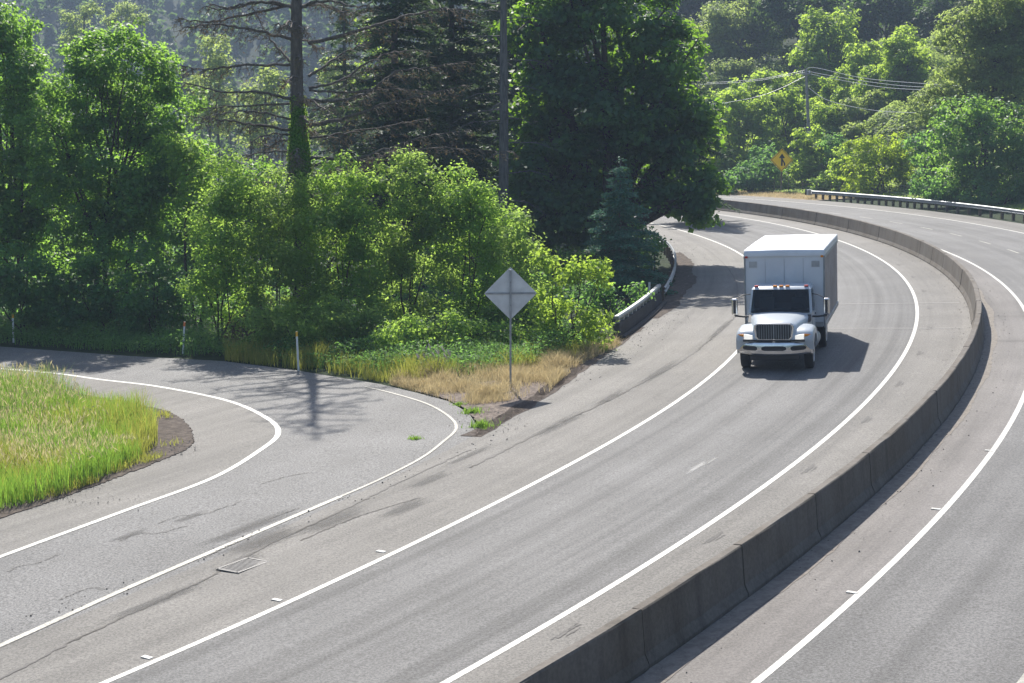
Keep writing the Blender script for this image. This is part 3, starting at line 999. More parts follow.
def build_truck():
    pos = at(778, 367.5)
    th = math.atan2(pos.y - CY, pos.x - CX) + R(4.6)
    n = Vector((-BANK, 0, 1)).normalized()
    et = Vector((-math.sin(th), math.cos(th), 0)); et.z = BANK * et.x; et.normalize()
    er = et.cross(n).normalized()
    root = thing('box_truck', 'white box truck with chrome mirrors rounding the bend in the single highway lane', 'truck')
    root.matrix_world = Matrix(((er.x, et.x, n.x, pos.x), (er.y, et.y, n.y, pos.y), (er.z, et.z, n.z, pos.z + .006), (0, 0, 0, 1)))

    def B(mb, name, mat, parent=root, **k):
        return mb.build(name, M[mat], parent, world=False, **k)

    # cargo box
    mb = MB(); mb.box((0, 5.35, 2.22), (2.60, 5.96, 2.44))
    B(mb, 'cargo_box', 'boxpaint', bevel=.02)
    mb = MB()
    prof = [(2.315, 3.33), (2.315, 3.40), (2.33, 3.47), (2.37, 3.52), (2.44, 3.545), (5.3, 3.565), (8.36, 3.545), (8.36, 3.33)]
    secs = []
    for x, sc in ((-1.325, -.03), (-1.30, 0), (-.6, .012), (0, .018), (.6, .012), (1.30, 0), (1.325, -.03)):
        secs.append([(x, y + (-sc if y < 2.5 and sc < 0 else 0), z + (sc if z > 3.4 else 0)) for y, z in prof])
    mb.loft(secs); B(mb, 'box_roof', 'boxpaint', smooth=35)
    for s in (-1, 1):
        mb = MB(); mb.box((s * 1.295, 2.37, 2.14), (.05, .07, 2.38)); B(mb, 'corner_post', 'galv', bevel=.015)
        mb = MB(); mb.box((s * 1.31, 5.35, 1.03), (.05, 5.98, .16)); B(mb, 'bottom_rail', 'galvdull', bevel=.01)
        mb = MB(); mb.box((s * 1.31, 5.35, 3.30), (.045, 5.98, .11)); B(mb, 'top_rail', 'galvdull', bevel=.01)
        mb = MB(); mb.box((s * 1.235, 2.325, 3.31), (.09, .04, .07)); B(mb, 'marker_light', 'redlens' if s < 0 else 'amber', bevel=.01)
        mb = MB(); mb.box((s * 1.02, 2.364, 3.06), (.30, .012, .24)); o = B(mb, 'vent_panel', 'boxpaint', bevel=.004)
        mb = MB(); mb.box((s * 1.02, 2.3605, 3.06), (.26, .01, .20)); B(mb, 'vent_cover', 'galvdull', o)
        mb = MB()
        for k in range(9):
            mb.box((s * 1.303, 2.98 + k * .595, 2.17), (.012, .03, 2.12))
        B(mb, 'side_seams', 'galvdull')
        mb = MB(); mb.box((s * .62, 8.5, .78), (.55, .02, .7)); B(mb, 'mud_flap', 'rubber')
        mb = MB(); mb.box((s * 1.02, 8.42, 1.1), (.16, .14, .16)); B(mb, 'tail_light', 'redlens', bevel=.01)
    mb = MB(); mb.box((0, 2.366, 2.1), (.012, .012, 2.3)); mb.box((-.62, 2.366, 2.1), (.008, .01, 2.3)); mb.box((.62, 2.366, 2.1), (.008, .01, 2.3)); B(mb, 'front_seams', 'galvdull')
    mb = MB(); mb.box((0, 2.35, 1.06), (2.5, .06, .16)); B(mb, 'front_sill', 'galvdull', bevel=.01)
    # grimy aluminium flank, a reddish reflection painted into its colour
    mb = MB(); mb.box((1.3015, 5.35, 2.17), (.006, 5.9, 2.1)); o = B(mb, 'side_panel', 'flank_tint')
    tag(o, 'grimy grey flank panel with a painted pinkish reflection')
    mb = MB(); mb.box((0, 8.36, 2.2), (2.54, .07, 2.4)); B(mb, 'rear_door', 'galvdull', bevel=.01)
    mb = MB(); mb.box((0, 8.55, .86), (2.3, .3, .12)); mb.box((1.12, 8.52, 1.3), (.06, .1, .8)); mb.box((-1.12, 8.52, 1.3), (.06, .1, .8)); B(mb, 'lift_gate', 'chassis')
    # chassis
    mb = MB()
    for s in (-1, 1): mb.box((s * .43, 3.8, .80), (.09, 9.2, .24))
    for y in (1.0, 2.6, 3.6, 5.6, 7.6): mb.box((0, y, .80), (.8, .1, .18))
    mb.tube([(-.9, 0, .5), (.9, 0, .5)], .07, 8); mb.tube([(-1, 4.5, .5), (1, 4.5, .5)], .09, 8); mb.lathe([(.05, -.2), (.2, -.1), (.2, .1), (.05, .2)], (0, 4.5, .5), 'x', 12)
    mb.box((0, .2, .98), (.9, 1.6, .4))
    for y in (2.6, 3.3, 5.3, 6.1, 6.9, 7.7): mb.box((0, y, .955), (2.4, .08, .08))
    B(mb, 'chassis', 'chassis')
    mb = MB(); mb.box((0, -.86, .48), (1.5, .2, .22)); B(mb, 'valance', 'plastic', bevel=.03)
    for s in (-1, 1):
        mb = MB(); mb.lathe([(.24, -.55), (.27, -.53), (.27, .53), (.24, .55)], (s * .9, 1.75, .66), 'y', 20); o = B(mb, 'fuel_tank', 'galvdull', smooth=40)
        mb = MB(); mb.box((s * 1.02, 1.35, .62), (.2, .7, .04)); mb.box((s * 1.02, 1.35, .92), (.2, .6, .04)); B(mb, 'step', 'galvdull', o)
    # wheels
    def wheel(x, y, w, s, rim=True):
        mb = MB()
        mb.lathe([(.30, -w * .45), (.42, -w * .5), (.475, -w * .47), (.498, -w * .36), (.503, -w * .12), (.503, w * .12), (.498, w * .36), (.475, w * .47), (.42, w * .5), (.30, w * .45)], (x, y, .5), 'x', 36)
        t = mb.build('wheel', M['rubber'], root, world=False, smooth=40)
        mb = MB()
        mb.lathe([(.31, s * w * .46), (.29, s * w * .5), (.27, s * w * .30), (.17, s * w * .22), (.15, s * w * .5), (.09, s * w * .56), (.02, s * w * .56)], (x, y, .5), 'x', 28)
        mb.build('rim', M['rim'], t, world=False, smooth=30)
        mb = MB()
        for k in range(10):
            q = 2 * math.pi * k / 10
            mb.lathe([(.014, s * w * .22), (.014, s * w * .34)], (x, y + .215 * math.cos(q), .5 + .215 * math.sin(q)), 'x', 6)
        mb.build('wheel_nuts', M['chrome'], t, world=False)
    for s in (-1, 1):
        wheel(s * 1.0, 0, .28, s)
        wheel(s * .74, 4.5, .26, s); wheel(s * 1.06, 4.5, .26, s)
    # bumper
    mb = MB(); secs = []
    yf = lambda x: -1.14 + .30 * (abs(x) / 1.17) ** 3.2
    for i in range(25):
        x = -1.17 + 2.34 * i / 24
        y = yf(x)
        lift = .05 * (abs(x) / 1.17) ** 2
        secs.append([(x, y + .05, .55 + lift), (x, y + .005, .60 + lift), (x, y, .68 + lift), (x, y - .005, .88), (x, y + .02, .95), (x, y + .07, .985), (x, y + .2, .985), (x, y + .2, .55 + lift)])
    mb.loft(secs)
    for s in (-1, 1): mb.box((s * 1.15, -.66, .78), (.05, .42, .38))
    bum = B(mb, 'bumper', 'bumper', smooth=35)
    for x0, x1 in ((-.98, -.52), (-.38, .38), (.52, .98)):
        mb = MB(); secs = []
        for i in range(9):
            x = x0 + (x1 - x0) * i / 8
            e = .035 if i in (0, 8) else 0
            sk = .05 * (abs(x) - .5 if abs(x) > .5 else 0)
            y = yf(x) - .010
            secs.append([(x, y, .70 + e + sk), (x, y, .845 - e), (x, y + .03, .845 - e), (x, y + .03, .70 + e + sk)])
        mb.loft(secs); B(mb, 'bumper_slot', 'plastic', bum)
    mb = MB(); mb.box((0, -1.0, 1.015), (1.9, .22, .05)); B(mb, 'bumper_gap', 'plastic')
    # hood
    mb = MB(); secs = []
    for y, hw, zt in ((-1.02, .60, 1.46), (-.97, .66, 1.525), (-.6, .71, 1.575), (-.1, .79, 1.615), (.4, .88, 1.64), (.92, .985, 1.655)):
        r = [(hw, .98), (hw, zt - .25), (hw - .035, zt - .13), (hw - .12, zt - .05), (hw * .62, zt - .005), (hw * .3, zt + .012)]
        p = [(x, y, z) for x, z in r] + [(0, y, zt + .016)] + [(-x, y, z) for x, z in r[::-1]]
        secs.append(p)
    mb.loft(secs); hood = B(mb, 'hood', 'paint', smooth=50)
    for s in (-1, 1):
        mb = MB(); secs = []
        for x in (.52, .72, .92, 1.05, 1.13, 1.175, 1.19):
            k = {1.05: .015, 1.13: .05, 1.175: .10, 1.19: .14}.get(x, 0)
            top = [(-1.06, .99), (-1.07, 1.12), (-1.0, 1.25), (-.80, 1.34), (-.45, 1.385), (0, 1.40), (.40, 1.34), (.66, 1.20), (.80, .98), (.84, .72)]
            inn = [(.66, .72), (.58, .86), (.42, 1.01), (.2, 1.09), (0, 1.11), (-.2, 1.09), (-.42, 1.0), (-.56, .86), (-.62, .70), (-.9, .72)]
            sec = [(s * x, y + (k * .9 if y < -.9 else (-k * .6 if y > .6 else 0)), z - (k if z > 1.1 else 0)) for y, z in top] + [(s * x, y, z) for y, z in inn]
            secs.append(sec)
        mb.loft(secs); fen = B(mb, 'fender', 'paint', smooth=50)
        mb = MB(); secs = []
        for x, y, z0, z1 in ((.66, -1.10, 1.06, 1.17), (.80, -1.095, 1.055, 1.20), (.93, -1.07, 1.06, 1.215)):
            secs.append([(s * x, y, z0), (s * x, y + .01, z1), (s * x, y + .09, z1 + .01), (s * x, y + .09, z0 - .01)])
        mb.loft(secs); hl = B(mb, 'headlight', 'lamp', smooth=30)
        mb = MB(); secs = []
        for x, y, z0, z1 in ((.932, -1.07, 1.06, 1.215), (1.05, -1.035, 1.07, 1.21), (1.14, -.955, 1.09, 1.20)):
            secs.append([(s * x, y, z0), (s * x, y + .01, z1), (s * x, y + .09, z1 + .01), (s * x, y + .09, z0 - .01)])
        mb.loft(secs); B(mb, 'turn_signal', 'amber', hl, smooth=30)
        mb = MB(); mb.prism([(.52, 1.38), (.86, 1.40), (.84, 1.58)] if True else [], 'x', s * .86 if s < 0 else .86, s * .99 if s < 0 else .99)
        B(mb, 'hood_vent', 'plastic', hood)
    # grille
    shp = [(-.48, 1.045), (.48, 1.045), (.545, 1.13), (.585, 1.40), (.57, 1.49), (.50, 1.53), (-.50, 1.53), (-.57, 1.49), (-.585, 1.40), (-.545, 1.13)]
    mb = MB(); mb.prism([(x * 1.05, 1.29 + (z - 1.29) * 1.07) for x, z in shp], 'y', -1.075, -.98); gs = B(mb, 'grille', 'chrome', bevel=.012)
    mb = MB(); mb.prism([(x * .96, 1.29 + (z - 1.29) * .95) for x, z in shp], 'y', -1.083, -1.05); B(mb, 'grille_mesh', 'plastic', gs)
    mb = MB()
    for i in range(15):
        x = -.525 + i * .075
        ww = .034 if i == 7 else .017
        z0 = 1.065 + (.09 if abs(x) > .49 else 0)
        mb.box((x, -1.088, (z0 + 1.51) / 2), (ww, .012, 1.51 - z0))
    B(mb, 'grille_bars', 'galv', gs)
    mb = MB(); mb.lathe([(.005, -.012), (.055, -.01), (.06, 0), (.06, .03)], (0, -1.09, 1.02), 'y', 16); B(mb, 'emblem', 'chrome', hood, smooth=30)
    # cab: lower body, pillars, roof, back wall, seats
    def ring(z, y0, hw, y1=2.16):
        return [(-hw + .10, y0, z), (0, y0 - .03, z), (hw - .10, y0, z), (hw - .02, y0 + .05, z), (hw, y0 + .14, z), (hw, y1, z), (-hw, y1, z), (-hw, y0 + .14, z), (-hw + .02, y0 + .05, z)]
    mb = MB(); mb.loft([ring(.80, .93, .98), ring(1.56, .90, 1.02), ring(1.63, .885, 1.025)]); cab = B(mb, 'cab', 'paint', smooth=35)
    mb = MB(); mb.loft([ring(2.352, 1.235, .962), ring(2.415, 1.31, .93), ring(2.45, 1.42, .88), ring(2.465, 1.6, .80, 2.12)]); roof_ = B(mb, 'roof', 'paint', cab, smooth=35)
    for s in (-1, 1):
        mb = MB()
        mb.loft([[(s * x, y, 1.63) for x, y in ((.935, .885), (1.02, .96), (1.02, 1.07), (.95, 1.02))], [(s * x, y, 2.353) for x, y in ((.885, 1.235), (.955, 1.30), (.955, 1.39), (.895, 1.35))]])
        mb.loft([[(s * x, y, 1.63) for x, y in ((.97, 1.93), (1.025, 1.93), (1.025, 2.16), (.97, 2.16))], [(s * x, y, 2.353) for x, y in ((.91, 1.93), (.96, 1.93), (.96, 2.16), (.91, 2.16))]])
        B(mb, 'window_pillars', 'paint', cab)
    mb = MB()
    mb.box((-.66, 2.13, 1.99), (.60, .05, .72)); mb.box((.66, 2.13, 1.99), (.60, .05, .72)); mb.box((0, 2.13, 1.72), (.72, .05, .18)); mb.box((0, 2.13, 2.31), (.72, .05, .08))
    B(mb, 'back_wall', 'seat', cab)
    for s in (-1, 1):
        mb = MB(); mb.box((s * .52, 1.93, 1.72), (.50, .16, .62), Matrix.Rotation(-.12, 3, 'X')); mb.box((s * .52, 1.96, 2.10), (.26, .1, .17)); B(mb, 'seat', 'seat', cab, bevel=.04)
    mb = MB(); mb.box((0, 1.14, 1.64), (1.78, .36, .10)); B(mb, 'dashboard', 'dash', cab, bevel=.03)
    mb = MB(); q_ = [Vector((.52 + .2 * math.cos(k * math.pi / 8), 1.42 + .06 * math.sin(k * math.pi / 8), 1.70 + .17 * math.sin(k * math.pi / 8))) for k in range(17)]
    mb.tube(q_, .018, 6, False); mb.box((.52, 1.42, 1.70), (.38, .03, .04)); B(mb, 'steering_wheel', 'plastic', cab, smooth=50)
    mb = MB(); secs = []
    for x in (-1, -.5, 0, .5, 1):
        yo = -.03 * (1 - abs(x)) - .012
        secs.append([(x * .945, .905 + yo - .012, 1.655), (x * .885, 1.235 + yo - .012, 2.345), (x * .885, 1.26 + yo, 2.345), (x * .945, .925 + yo, 1.655)])
    mb.loft(secs); ws = B(mb, 'windshield', 'clear', cab, smooth=30)
    mb = MB()
    def wsp(x, f): # point on the windshield
        return Vector((x * (.945 - .06 * f), .905 + .33 * f - .03 * (1 - abs(x)) - .035, 1.655 + .69 * f))
    for a, b in ((-.72, -.15), (.12, .7)):
        mb.tube([wsp(a, .02), wsp((a + b) / 2, .06), wsp(b, .10)], .012, 5)
    B(mb, 'wiper', 'plastic', ws)
    for s in (-1, 1):
        mb = MB(); xx = lambda z: s * (1.025 - (z - 1.63) * .089 + .010)
        q = [(1.10, 1.72), (1.92, 1.72), (1.92, 2.27), (1.40, 2.27)]
        mb.add([(xx(z), y, z) for y, z in q] + [(xx(z) - s * .02, y, z) for y, z in q], [(0, 1, 2, 3), (7, 6, 5, 4), (0, 4, 5, 1), (1, 5, 6, 2), (2, 6, 7, 3), (3, 7, 4, 0)])
        B(mb, 'side_window', 'clear', cab)
        mb = MB(); mb.box((s * 1.012, 1.52, 1.27), (.03, .92, .72)); dr = B(mb, 'door', 'paint', bevel=.012)
        mb = MB(); mb.box((s * 1.035, 1.86, 1.5), (.03, .16, .035)); B(mb, 'handle', 'plastic', dr)
        mb = MB(); mb.box((s * 1.47, .98, 1.83), (.19, .12, .54)); mi = B(mb, 'mirror', 'chrome', bevel=.045)
        mb = MB(); mb.box((s * 1.465, .917, 1.83), (.085, .02, .44)); B(mb, 'mirror_shell', 'plastic', mi, bevel=.008)
        mb = MB(); mb.box((s * 1.47, 1.045, 1.83), (.15, .012, .48)); B(mb, 'mirror_glass', 'glass', mi)
        mb = MB(); mb.tube([(s * 1.0, 1.02, 1.50), (s * 1.2, 1.0, 1.50), (s * 1.46, .99, 1.535), (s * 1.47, .985, 1.6)], .032, 8); mb.tube([(s * .99, 1.3, 2.2), (s * 1.2, 1.1, 2.19), (s * 1.45, 1.0, 2.07)], .014, 6)
        B(mb, 'mirror_arm', 'plastic', mi, smooth=50)
    for x in (-.80, -.2, 0, .2, .80):
        mb = MB(); mb.box((x, 1.345 + abs(x) * .03, 2.452), (.13, .12, .05)); B(mb, 'roof_light', 'amber' if abs(x) < .5 else 'redlens', bevel=.012)
    mb = MB(); mb.box((0, 2.25, 1.6), (1.5, .16, 1.2)); B(mb, 'cab_back_frame', 'chassis')

# ------------------------------------------------------------------ vegetation
def unit(v):
    return v / np.maximum(np.linalg.norm(v, axis=1, keepdims=True), 1e-9)


def leaf_quads(P, N, L, W, r, tdir=None, fold=.12):
    """a folded rhombic leaf at each point; L, W arrays or numbers"""
    n = len(P)
    L = np.broadcast_to(np.asarray(L, float), (n,))[:, None]
    W = np.broadcast_to(np.asarray(W, float), (n,))[:, None]
    a = r.normal(size=(n, 3)) if tdir is None else tdir
    t = unit(a - N * np.sum(a * N, axis=1, keepdims=True))
    b = np.cross(N, t)
    V = np.empty((n, 4, 3))
    V[:, 0] = P - t * L * .5
    V[:, 1] = P + b * W * .5 + N * L * fold - t * L * .06
    V[:, 2] = P + t * L * .5 - N * L * fold * .5
    V[:, 3] = P - b * W * .5 + N * L * fold - t * L * .06
    return V.reshape(-1, 3)


def crown_points(blobs, leaf, k, r, twig=.35, lumps=12, per=9, droop=0.0, hollow=.55):
    """leaf positions: blobs -> lumps on the blob -> twigs -> leaves; OUT is the way each twig faces"""
    PP, OUT = [], []
    for c, rad in blobs:
        c = np.array(c); rad = np.array(rad, float)
        lum_d = unit(r.normal(size=(lumps, 3)))
        lum_c = lum_d * (.50 + .42 * r.random((lumps, 1)))
        lum_r = .20 + .24 * r.random(lumps)
        area = math.pi * rad[0] * rad[2]
        n = int(k * area / (leaf * leaf * .36))
        nt = max(3, n // per)
        pr = np.append(lum_r ** 2, [lum_r.mean() ** 2] * max(1, lumps // 6)); pr /= pr.sum()
        which = r.choice(len(pr), nt, p=pr)
        d = unit(r.normal(size=(nt, 3)))
        d[:, 2] = np.where(d[:, 2] < -.2, d[:, 2] * .35, d[:, 2])
        rr = (hollow + (1 - hollow) * r.random((nt, 1)) ** .6)
        rr *= 1 + .22 * r.normal(size=(nt, 1))
        pos = np.empty((nt, 3))
        core = which >= lumps
        wl = np.minimum(which, lumps - 1)
        pos[:] = lum_c[wl] + d * rr * lum_r[wl][:, None] * np.array([1, 1, .8])
        pos[core] = d[core] * (.2 + .75 * r.random((core.sum(), 1)))
        tw = c + pos * rad
        off = r.normal(size=(nt, per, 3)) * twig * .42 * np.array([1, 1, .7])
        off[:, :, 2] -= np.abs(off[:, :, 0]) * droop
        P = (tw[:, None, :] + off).reshape(-1, 3)
        PP.append(P)
        OUT.append(np.repeat(unit(d * .75 + unit(pos) * .4 + r.normal(size=(nt, 3)) * .3), per, axis=0))
    return np.concatenate(PP), np.concatenate(OUT)


def crown_mesh(name, blobs, leaf, k, r, twig=.35, lumps=14, per=9, droop=0.0, upw=.55, hollow=.55, aspect=.72):
    P, O = crown_points(blobs, leaf, k, r, twig, lumps, per, droop, hollow)
    n = len(P)
    N = unit(O * .75 + np.array([0, 0, upw]) + r.normal(size=(n, 3)) * .42)
    L = leaf * (.6 + .75 * r.random(n))
    V = leaf_quads(P, N, L, L * aspect, r)
    Q = np.arange(4 * n).reshape(-1, 4)
    return quads_mesh(name, V, Q)


def limbs(mb, base, blobs, r0, r, stems=1, wob=.25):
    base = Vector(base)
    for s in range(stems):
        b0 = base + Vector((random.uniform(-1, 1), random.uniform(-1, 1), 0)) * (r0 * 3.2 if stems > 1 else 0)
        mine = blobs if stems == 1 else blobs[s::stems] or blobs[:1]
        cz = min(c[2] - b[2] * .4 for c, b in mine)
        cx = sum(c[0] for c, b in mine) / len(mine); cy = sum(c[1] for c, b in mine) / len(mine)
        top = Vector((b0.x + (cx - b0.x) * .55, b0.y + (cy - b0.y) * .55, max(cz, b0.z + .8)))
        mid = (b0 + top) / 2 + Vector((random.uniform(-wob, wob), random.uniform(-wob, wob), 0))
        rs = r0 / math.sqrt(stems)
        mb.tube(catmull([b0 - Vector((0, 0, .25)), b0 + (mid - b0) * .25 + Vector((0, 0, .1)), mid, top], 4), [rs * 1.5] + [rs * 1.1] * 3 + [rs * (1 - .03 * i) for i in range(9)], 8, True)
        for c, b in mine:
            c = Vector(c)
            e = c + Vector((random.uniform(-.2, .2) * b[0], random.uniform(-.2, .2) * b[1], b[2] * .45))
            m = top.lerp(e, .5) + Vector((random.uniform(-wob, wob), random.uniform(-wob, wob), random.uniform(0, wob)))
            mb.tube(catmull([top - Vector((0, 0, .1)), m, e], 4), [rs * .7 * (1 - .105 * i) for i in range(9)], 6)
            for q in range(4):
                f = random.uniform(.4, .95)
                p = top.lerp(e, f)
                ee = c + Vector([random.uniform(-.75, .75) * b[i] for i in range(3)])
                mb.tube([p, p.lerp(ee, .5) + Vector((0, 0, .15 * b[2])), ee], [rs * .25, rs * .17, rs * .06], 5)


def px_blobs(Y, lst, flat=1.0):
    """blobs given by where they are seen, standing at the tree's own distance, as deep as they are wide"""
    out = []
    for q in lst:
        x, y, rx, ry = q[:4]
        dy = q[4] if len(q) > 4 else 0.0
        c = deep(x, y, Y + dy)
        s = (Y + dy) / F
        rx, ry = rx * s, ry * s
        out.append(((c.x, c.y, c.z), (rx, (rx + ry) * .5 * flat, ry)))
    return out


def hit_Y(px, py, y0=100.0, y1=330.0):
    """how far away the ground is along a line of sight"""
    Y = y0
    while Y < y1:
        p = deep(px, py, Y)
        if p.z <= zg(p.x, p.y): return Y
        Y += .5
    return y1


def broadleaf(name, label, Y, basex, lst, leaf, k, mat, r0=.2, barkm='bark', stems=1, cat='tree', group=None, seed=0, jig=.8, part=('trunk', 'crown'), **kw):
    r = np.random.default_rng(seed + 100)
    random.seed(seed)
    l2 = []
    for q in lst:
        l2.append((q[0], q[1], q[2], q[3], q[4] if len(q) > 4 else random.uniform(-jig, jig)))
    blobs = px_blobs(Y, l2)
    bx = deep(basex, 200, Y).x
    base = Vector((bx, Y, zg(bx, Y)))
    root = thing(name, label, cat, base, group)
    mb = MB(); limbs(mb, base, blobs, r0, r, stems)
    mb.build(part[0], M[barkm], root, smooth=60)
    link(part[1], crown_mesh('crown', blobs, leaf, k, r, **kw), M[mat], root)
    return root


def conifer(name, label, x, Y, height, rad, mat, seed=0, first=.08, dens=1.0, r0=.22, barkm='greybark', droop=.35, needle=(.30, .075), gap=.42, group=None, topshape=1.0, base_z=None):
    """fir or spruce: straight trunk, whorls of drooping branches with flat sprays"""
    r = np.random.default_rng(seed + 500)
    random.seed(seed)
    base = Vector((x, Y, zg(x, Y) if base_z is None else base_z))
    root = thing(name, label, 'tree', base, group)
    mb = MB()
    mb.tube([base - Vector((0, 0, .3)), base + Vector((0, 0, height * .5)), base + Vector((0, 0, height))], [r0, r0 * .6, .02], 9)
    P, T, N, LL = [], [], [], []
    z = height * first
    while z < height * .985:
        f = (z - height * first) / (height * (1 - first))
        rr = rad * (1 - f) ** (.8 * topshape) * (.75 + .4 * random.random())
        nb = random.randint(4, 6)
        a0 = random.random() * 6.28
        for b in range(nb):
            a = a0 + b * 6.283 / nb + random.uniform(-.3, .3)
            L = rr * random.uniform(.72, 1.12)
            if L < .12: continue
            d = np.array([math.cos(a), math.sin(a), 0])
            o = np.array([x, Y, base.z + z + random.uniform(-.15, .15)])
            steps = max(3, int(L / .16 * dens))
            s = np.linspace(.12, 1, steps)
            lift = .12 * L
            path = o + d * (s * L)[:, None] + np.array([0, 0, 1]) * (lift * s - droop * L * s * s + .10 * L * np.maximum(0, s - .7))[:, None]
            if L > .5:
                mb.tube([Vector(o), Vector(path[len(path) // 2]), Vector(path[-1])], [max(.012, L * .016), max(.008, L * .01), .004], 4, False)
            side = np.array([-d[1], d[0], 0])
            for i in range(steps):
                wdt = L * .34 * (1 - s[i] * .75) + .10
                m = max(2, int(6 * dens * wdt / .35))
                for sg in (-1, 1):
                    u = r.random(m)
                    pts = path[i] + side * sg * (u * wdt)[:, None] + d * (u * wdt * .55)[:, None] - np.array([0, 0, 1]) * (u * wdt * (.25 + droop * .5))[:, None] + r.normal(size=(m, 3)) * .05
                    P.append(pts)
                    T.append(np.tile(side * sg * .8 + d * .7 - np.array([0, 0, .25]), (m, 1)) + r.normal(size=(m, 3)) * .35)
        z += gap * (.75 + .5 * random.random()) * (1 if f < .7 else .75)
    P = np.concatenate(P); T = np.concatenate(T)
    n = len(P)
    N = unit(np.array([0, 0, 1.0]) + r.normal(size=(n, 3)) * .55)
    L = needle[0] * (.6 + .8 * r.random(n))
    V = leaf_quads(P, N, L, needle[1] * (.7 + .7 * r.random(n)), r, tdir=T, fold=.02)
    mb.build('trunk', M[barkm], root, smooth=60)
    link('crown', quads_mesh('crown', V, np.arange(4 * n).reshape(-1, 4)), M[mat], root)
    return root


def dead_spruce():
    Y = 65.0
    x0 = deep(300, 200, Y).x
    base = Vector((x0, Y, zg(x0, Y)))
    root = thing('dying_spruce', 'tall nearly bare spruce with long drooping brown branches above the bushes', 'tree', base)
    Ht = 25.5
    mb = MB()
    rz = lambda z: .36 * (1 - z / Ht) ** .8 + .02
    zz = np.linspace(-.3, Ht, 30)
    mb.tube([base + Vector((.05 * math.sin(z * .5), .04 * math.cos(z * .7), z)) for z in zz], [rz(max(z, 0)) + (.12 if z < 1 else 0) for z in zz], 12)
    bm_ = mb
    # moss sleeve on the lower trunk
    mb = MB(); secs = []
    rnd = random.Random(3)
    zt = deep(300, 108, Y).z - base.z
    rr_ = np.random.default_rng(14)
    ivp = []
    for z in np.linspace(3.6, zt, 20):
        f = (z - 3.6) / (zt - 3.6)
        sec = []
        for k in range(20):
            q = 6.283 * k / 20
            rad = rz(z) * .985 + (.40 * (1 - f) ** 1.1) * (.75 + .4 * rnd.random()) + (.03 * rnd.random() if f < .9 else 0)
            sec.append((base.x + rad * math.cos(q), base.y + rad * math.sin(q), base.z + z))
        secs.append(sec)
    mb.loft(secs); sleeve = mb.build('moss_sleeve', M['moss'], root, smooth=70)
    n = 2600
    f = rr_.random(n) ** 1.3; q = rr_.random(n) * 6.283
    z = 3.6 + f * (zt + .5 - 3.6)
    rad = np.array([rz(a) for a in z]) + .40 * np.maximum(0, 1 - f) ** 1.1 + .05 * rr_.random(n)
    O = np.stack([np.cos(q), np.sin(q), np.zeros(n)], 1)
    P = np.array([base.x, base.y, base.z]) + O * rad[:, None]; P[:, 2] += z
    L = .07 + .07 * rr_.random(n)
    link('ivy_leaves', quads_mesh('ivy_leaves', leaf_quads(P, unit(O + [0, 0, .4] + rr_.normal(size=(n, 3)) * .4), L, L * .8, rr_), np.arange(4 * n).reshape(-1, 4)), M['lf_bush'], root)
    tw = MB()
    P, T = [], []
    r = np.random.default_rng(5)
    rnd = random.Random(9)

    def branch(pts, rad, twigs=1.0, hang=.55):
        c = catmull(pts, 7)
        c = [p + Vector((rnd.uniform(-1, 1), rnd.uniform(-1, 1), rnd.uniform(-1, 1))) * .045 if 0 < i < len(c) - 1 else p for i, p in enumerate(c)]
        n = len(c)
        bm_.tube(c, [rad * (1 - .82 * i / (n - 1)) + .006 for i in range(n)], 6)
        tot = sum((c[i + 1] - c[i]).length for i in range(n - 1))
        m = int(tot * 8.5 * twigs)
        for k in range(m):
            f = .18 + .82 * (k + rnd.random()) / m
            i = min(n - 2, int(f * (n - 1)))
            p = c[i].lerp(c[i + 1], f * (n - 1) - i)
            t = (c[i + 1] - c[i]).normalized()
            sd = t.cross(Vector((0, 0, 1)))
            sd = sd.normalized() if sd.length > .01 else Vector((1, 0, 0))
            s = rnd.choice((-1, 1))
            ln = rnd.uniform(.25, 1.0) * (1 - f * .45) * min(1.2, tot / 4) * 1.1
            d = (sd * s * rnd.uniform(.3, 1) + t * rnd.uniform(.2, .8) + Vector((0, 0, -hang * rnd.uniform(.1, 1.5)))).normalized()
            e = p + d * ln + Vector((0, 0, -.25 * ln * hang))
            mdl = p + d * ln * .5 + Vector((0, 0, .06 * ln))
            tw.tube([p, mdl, e], [.014, .010, .004], 3, False)
            # side shoots and dry brown needles
            for q in range(int(2 + ln * 6)):
                g = rnd.uniform(.2, 1)
                pp = p.lerp(e, g)
                dd = (d * .6 + Vector((rnd.uniform(-1, 1), rnd.uniform(-1, 1), rnd.uniform(-1.1, .5)))).normalized()
                l2 = rnd.uniform(.10, .34)
                tw.tube([pp, pp + dd * l2], [.008, .003], 3, False)
                if rnd.random() < .55:
                    P.append(tuple(pp + dd * l2 * rnd.random())); T.append(tuple(dd))

    def B(px_pts, depth, rad, **k):
        pts = []
        n = len(px_pts)
        for i, (x, y) in enumerate(px_pts):
            pts.append(deep(x, y, Y + depth * i / (n - 1)))
        branch(pts, rad, **k)
    # branches seen in the photograph; each also runs a little towards or away from the road
    B([(299, 3), (240, 16), (205, 22), (178, 17)], 1.5, .06)
    B([(299, 40), (250, 30), (215, 24), (183, 28)], -2.0, .075)
    B([(298, 64), (240, 66), (205, 69), (181, 66)], 1.0, .065)
    B([(297, 66), (280, 50), (265, 30), (250, 0)], 2.5, .05)
    B([(297, 101), (262, 93), (222, 92), (184, 82)], -1.2, .075)
    B([(297, 103), (250, 105), (200, 108)], 2.6, .055)
    B([(296, 131), (255, 125), (220, 120), (188, 116)], -.8, .07)
    B([(295, 136), (270, 134), (250, 142)], -2.6, .045)
    B([(295, 152), (268, 152), (240, 156)], 1.8, .045)
    B([(296, 120), (260, 112), (230, 112), (205, 118)], -2.5, .05)
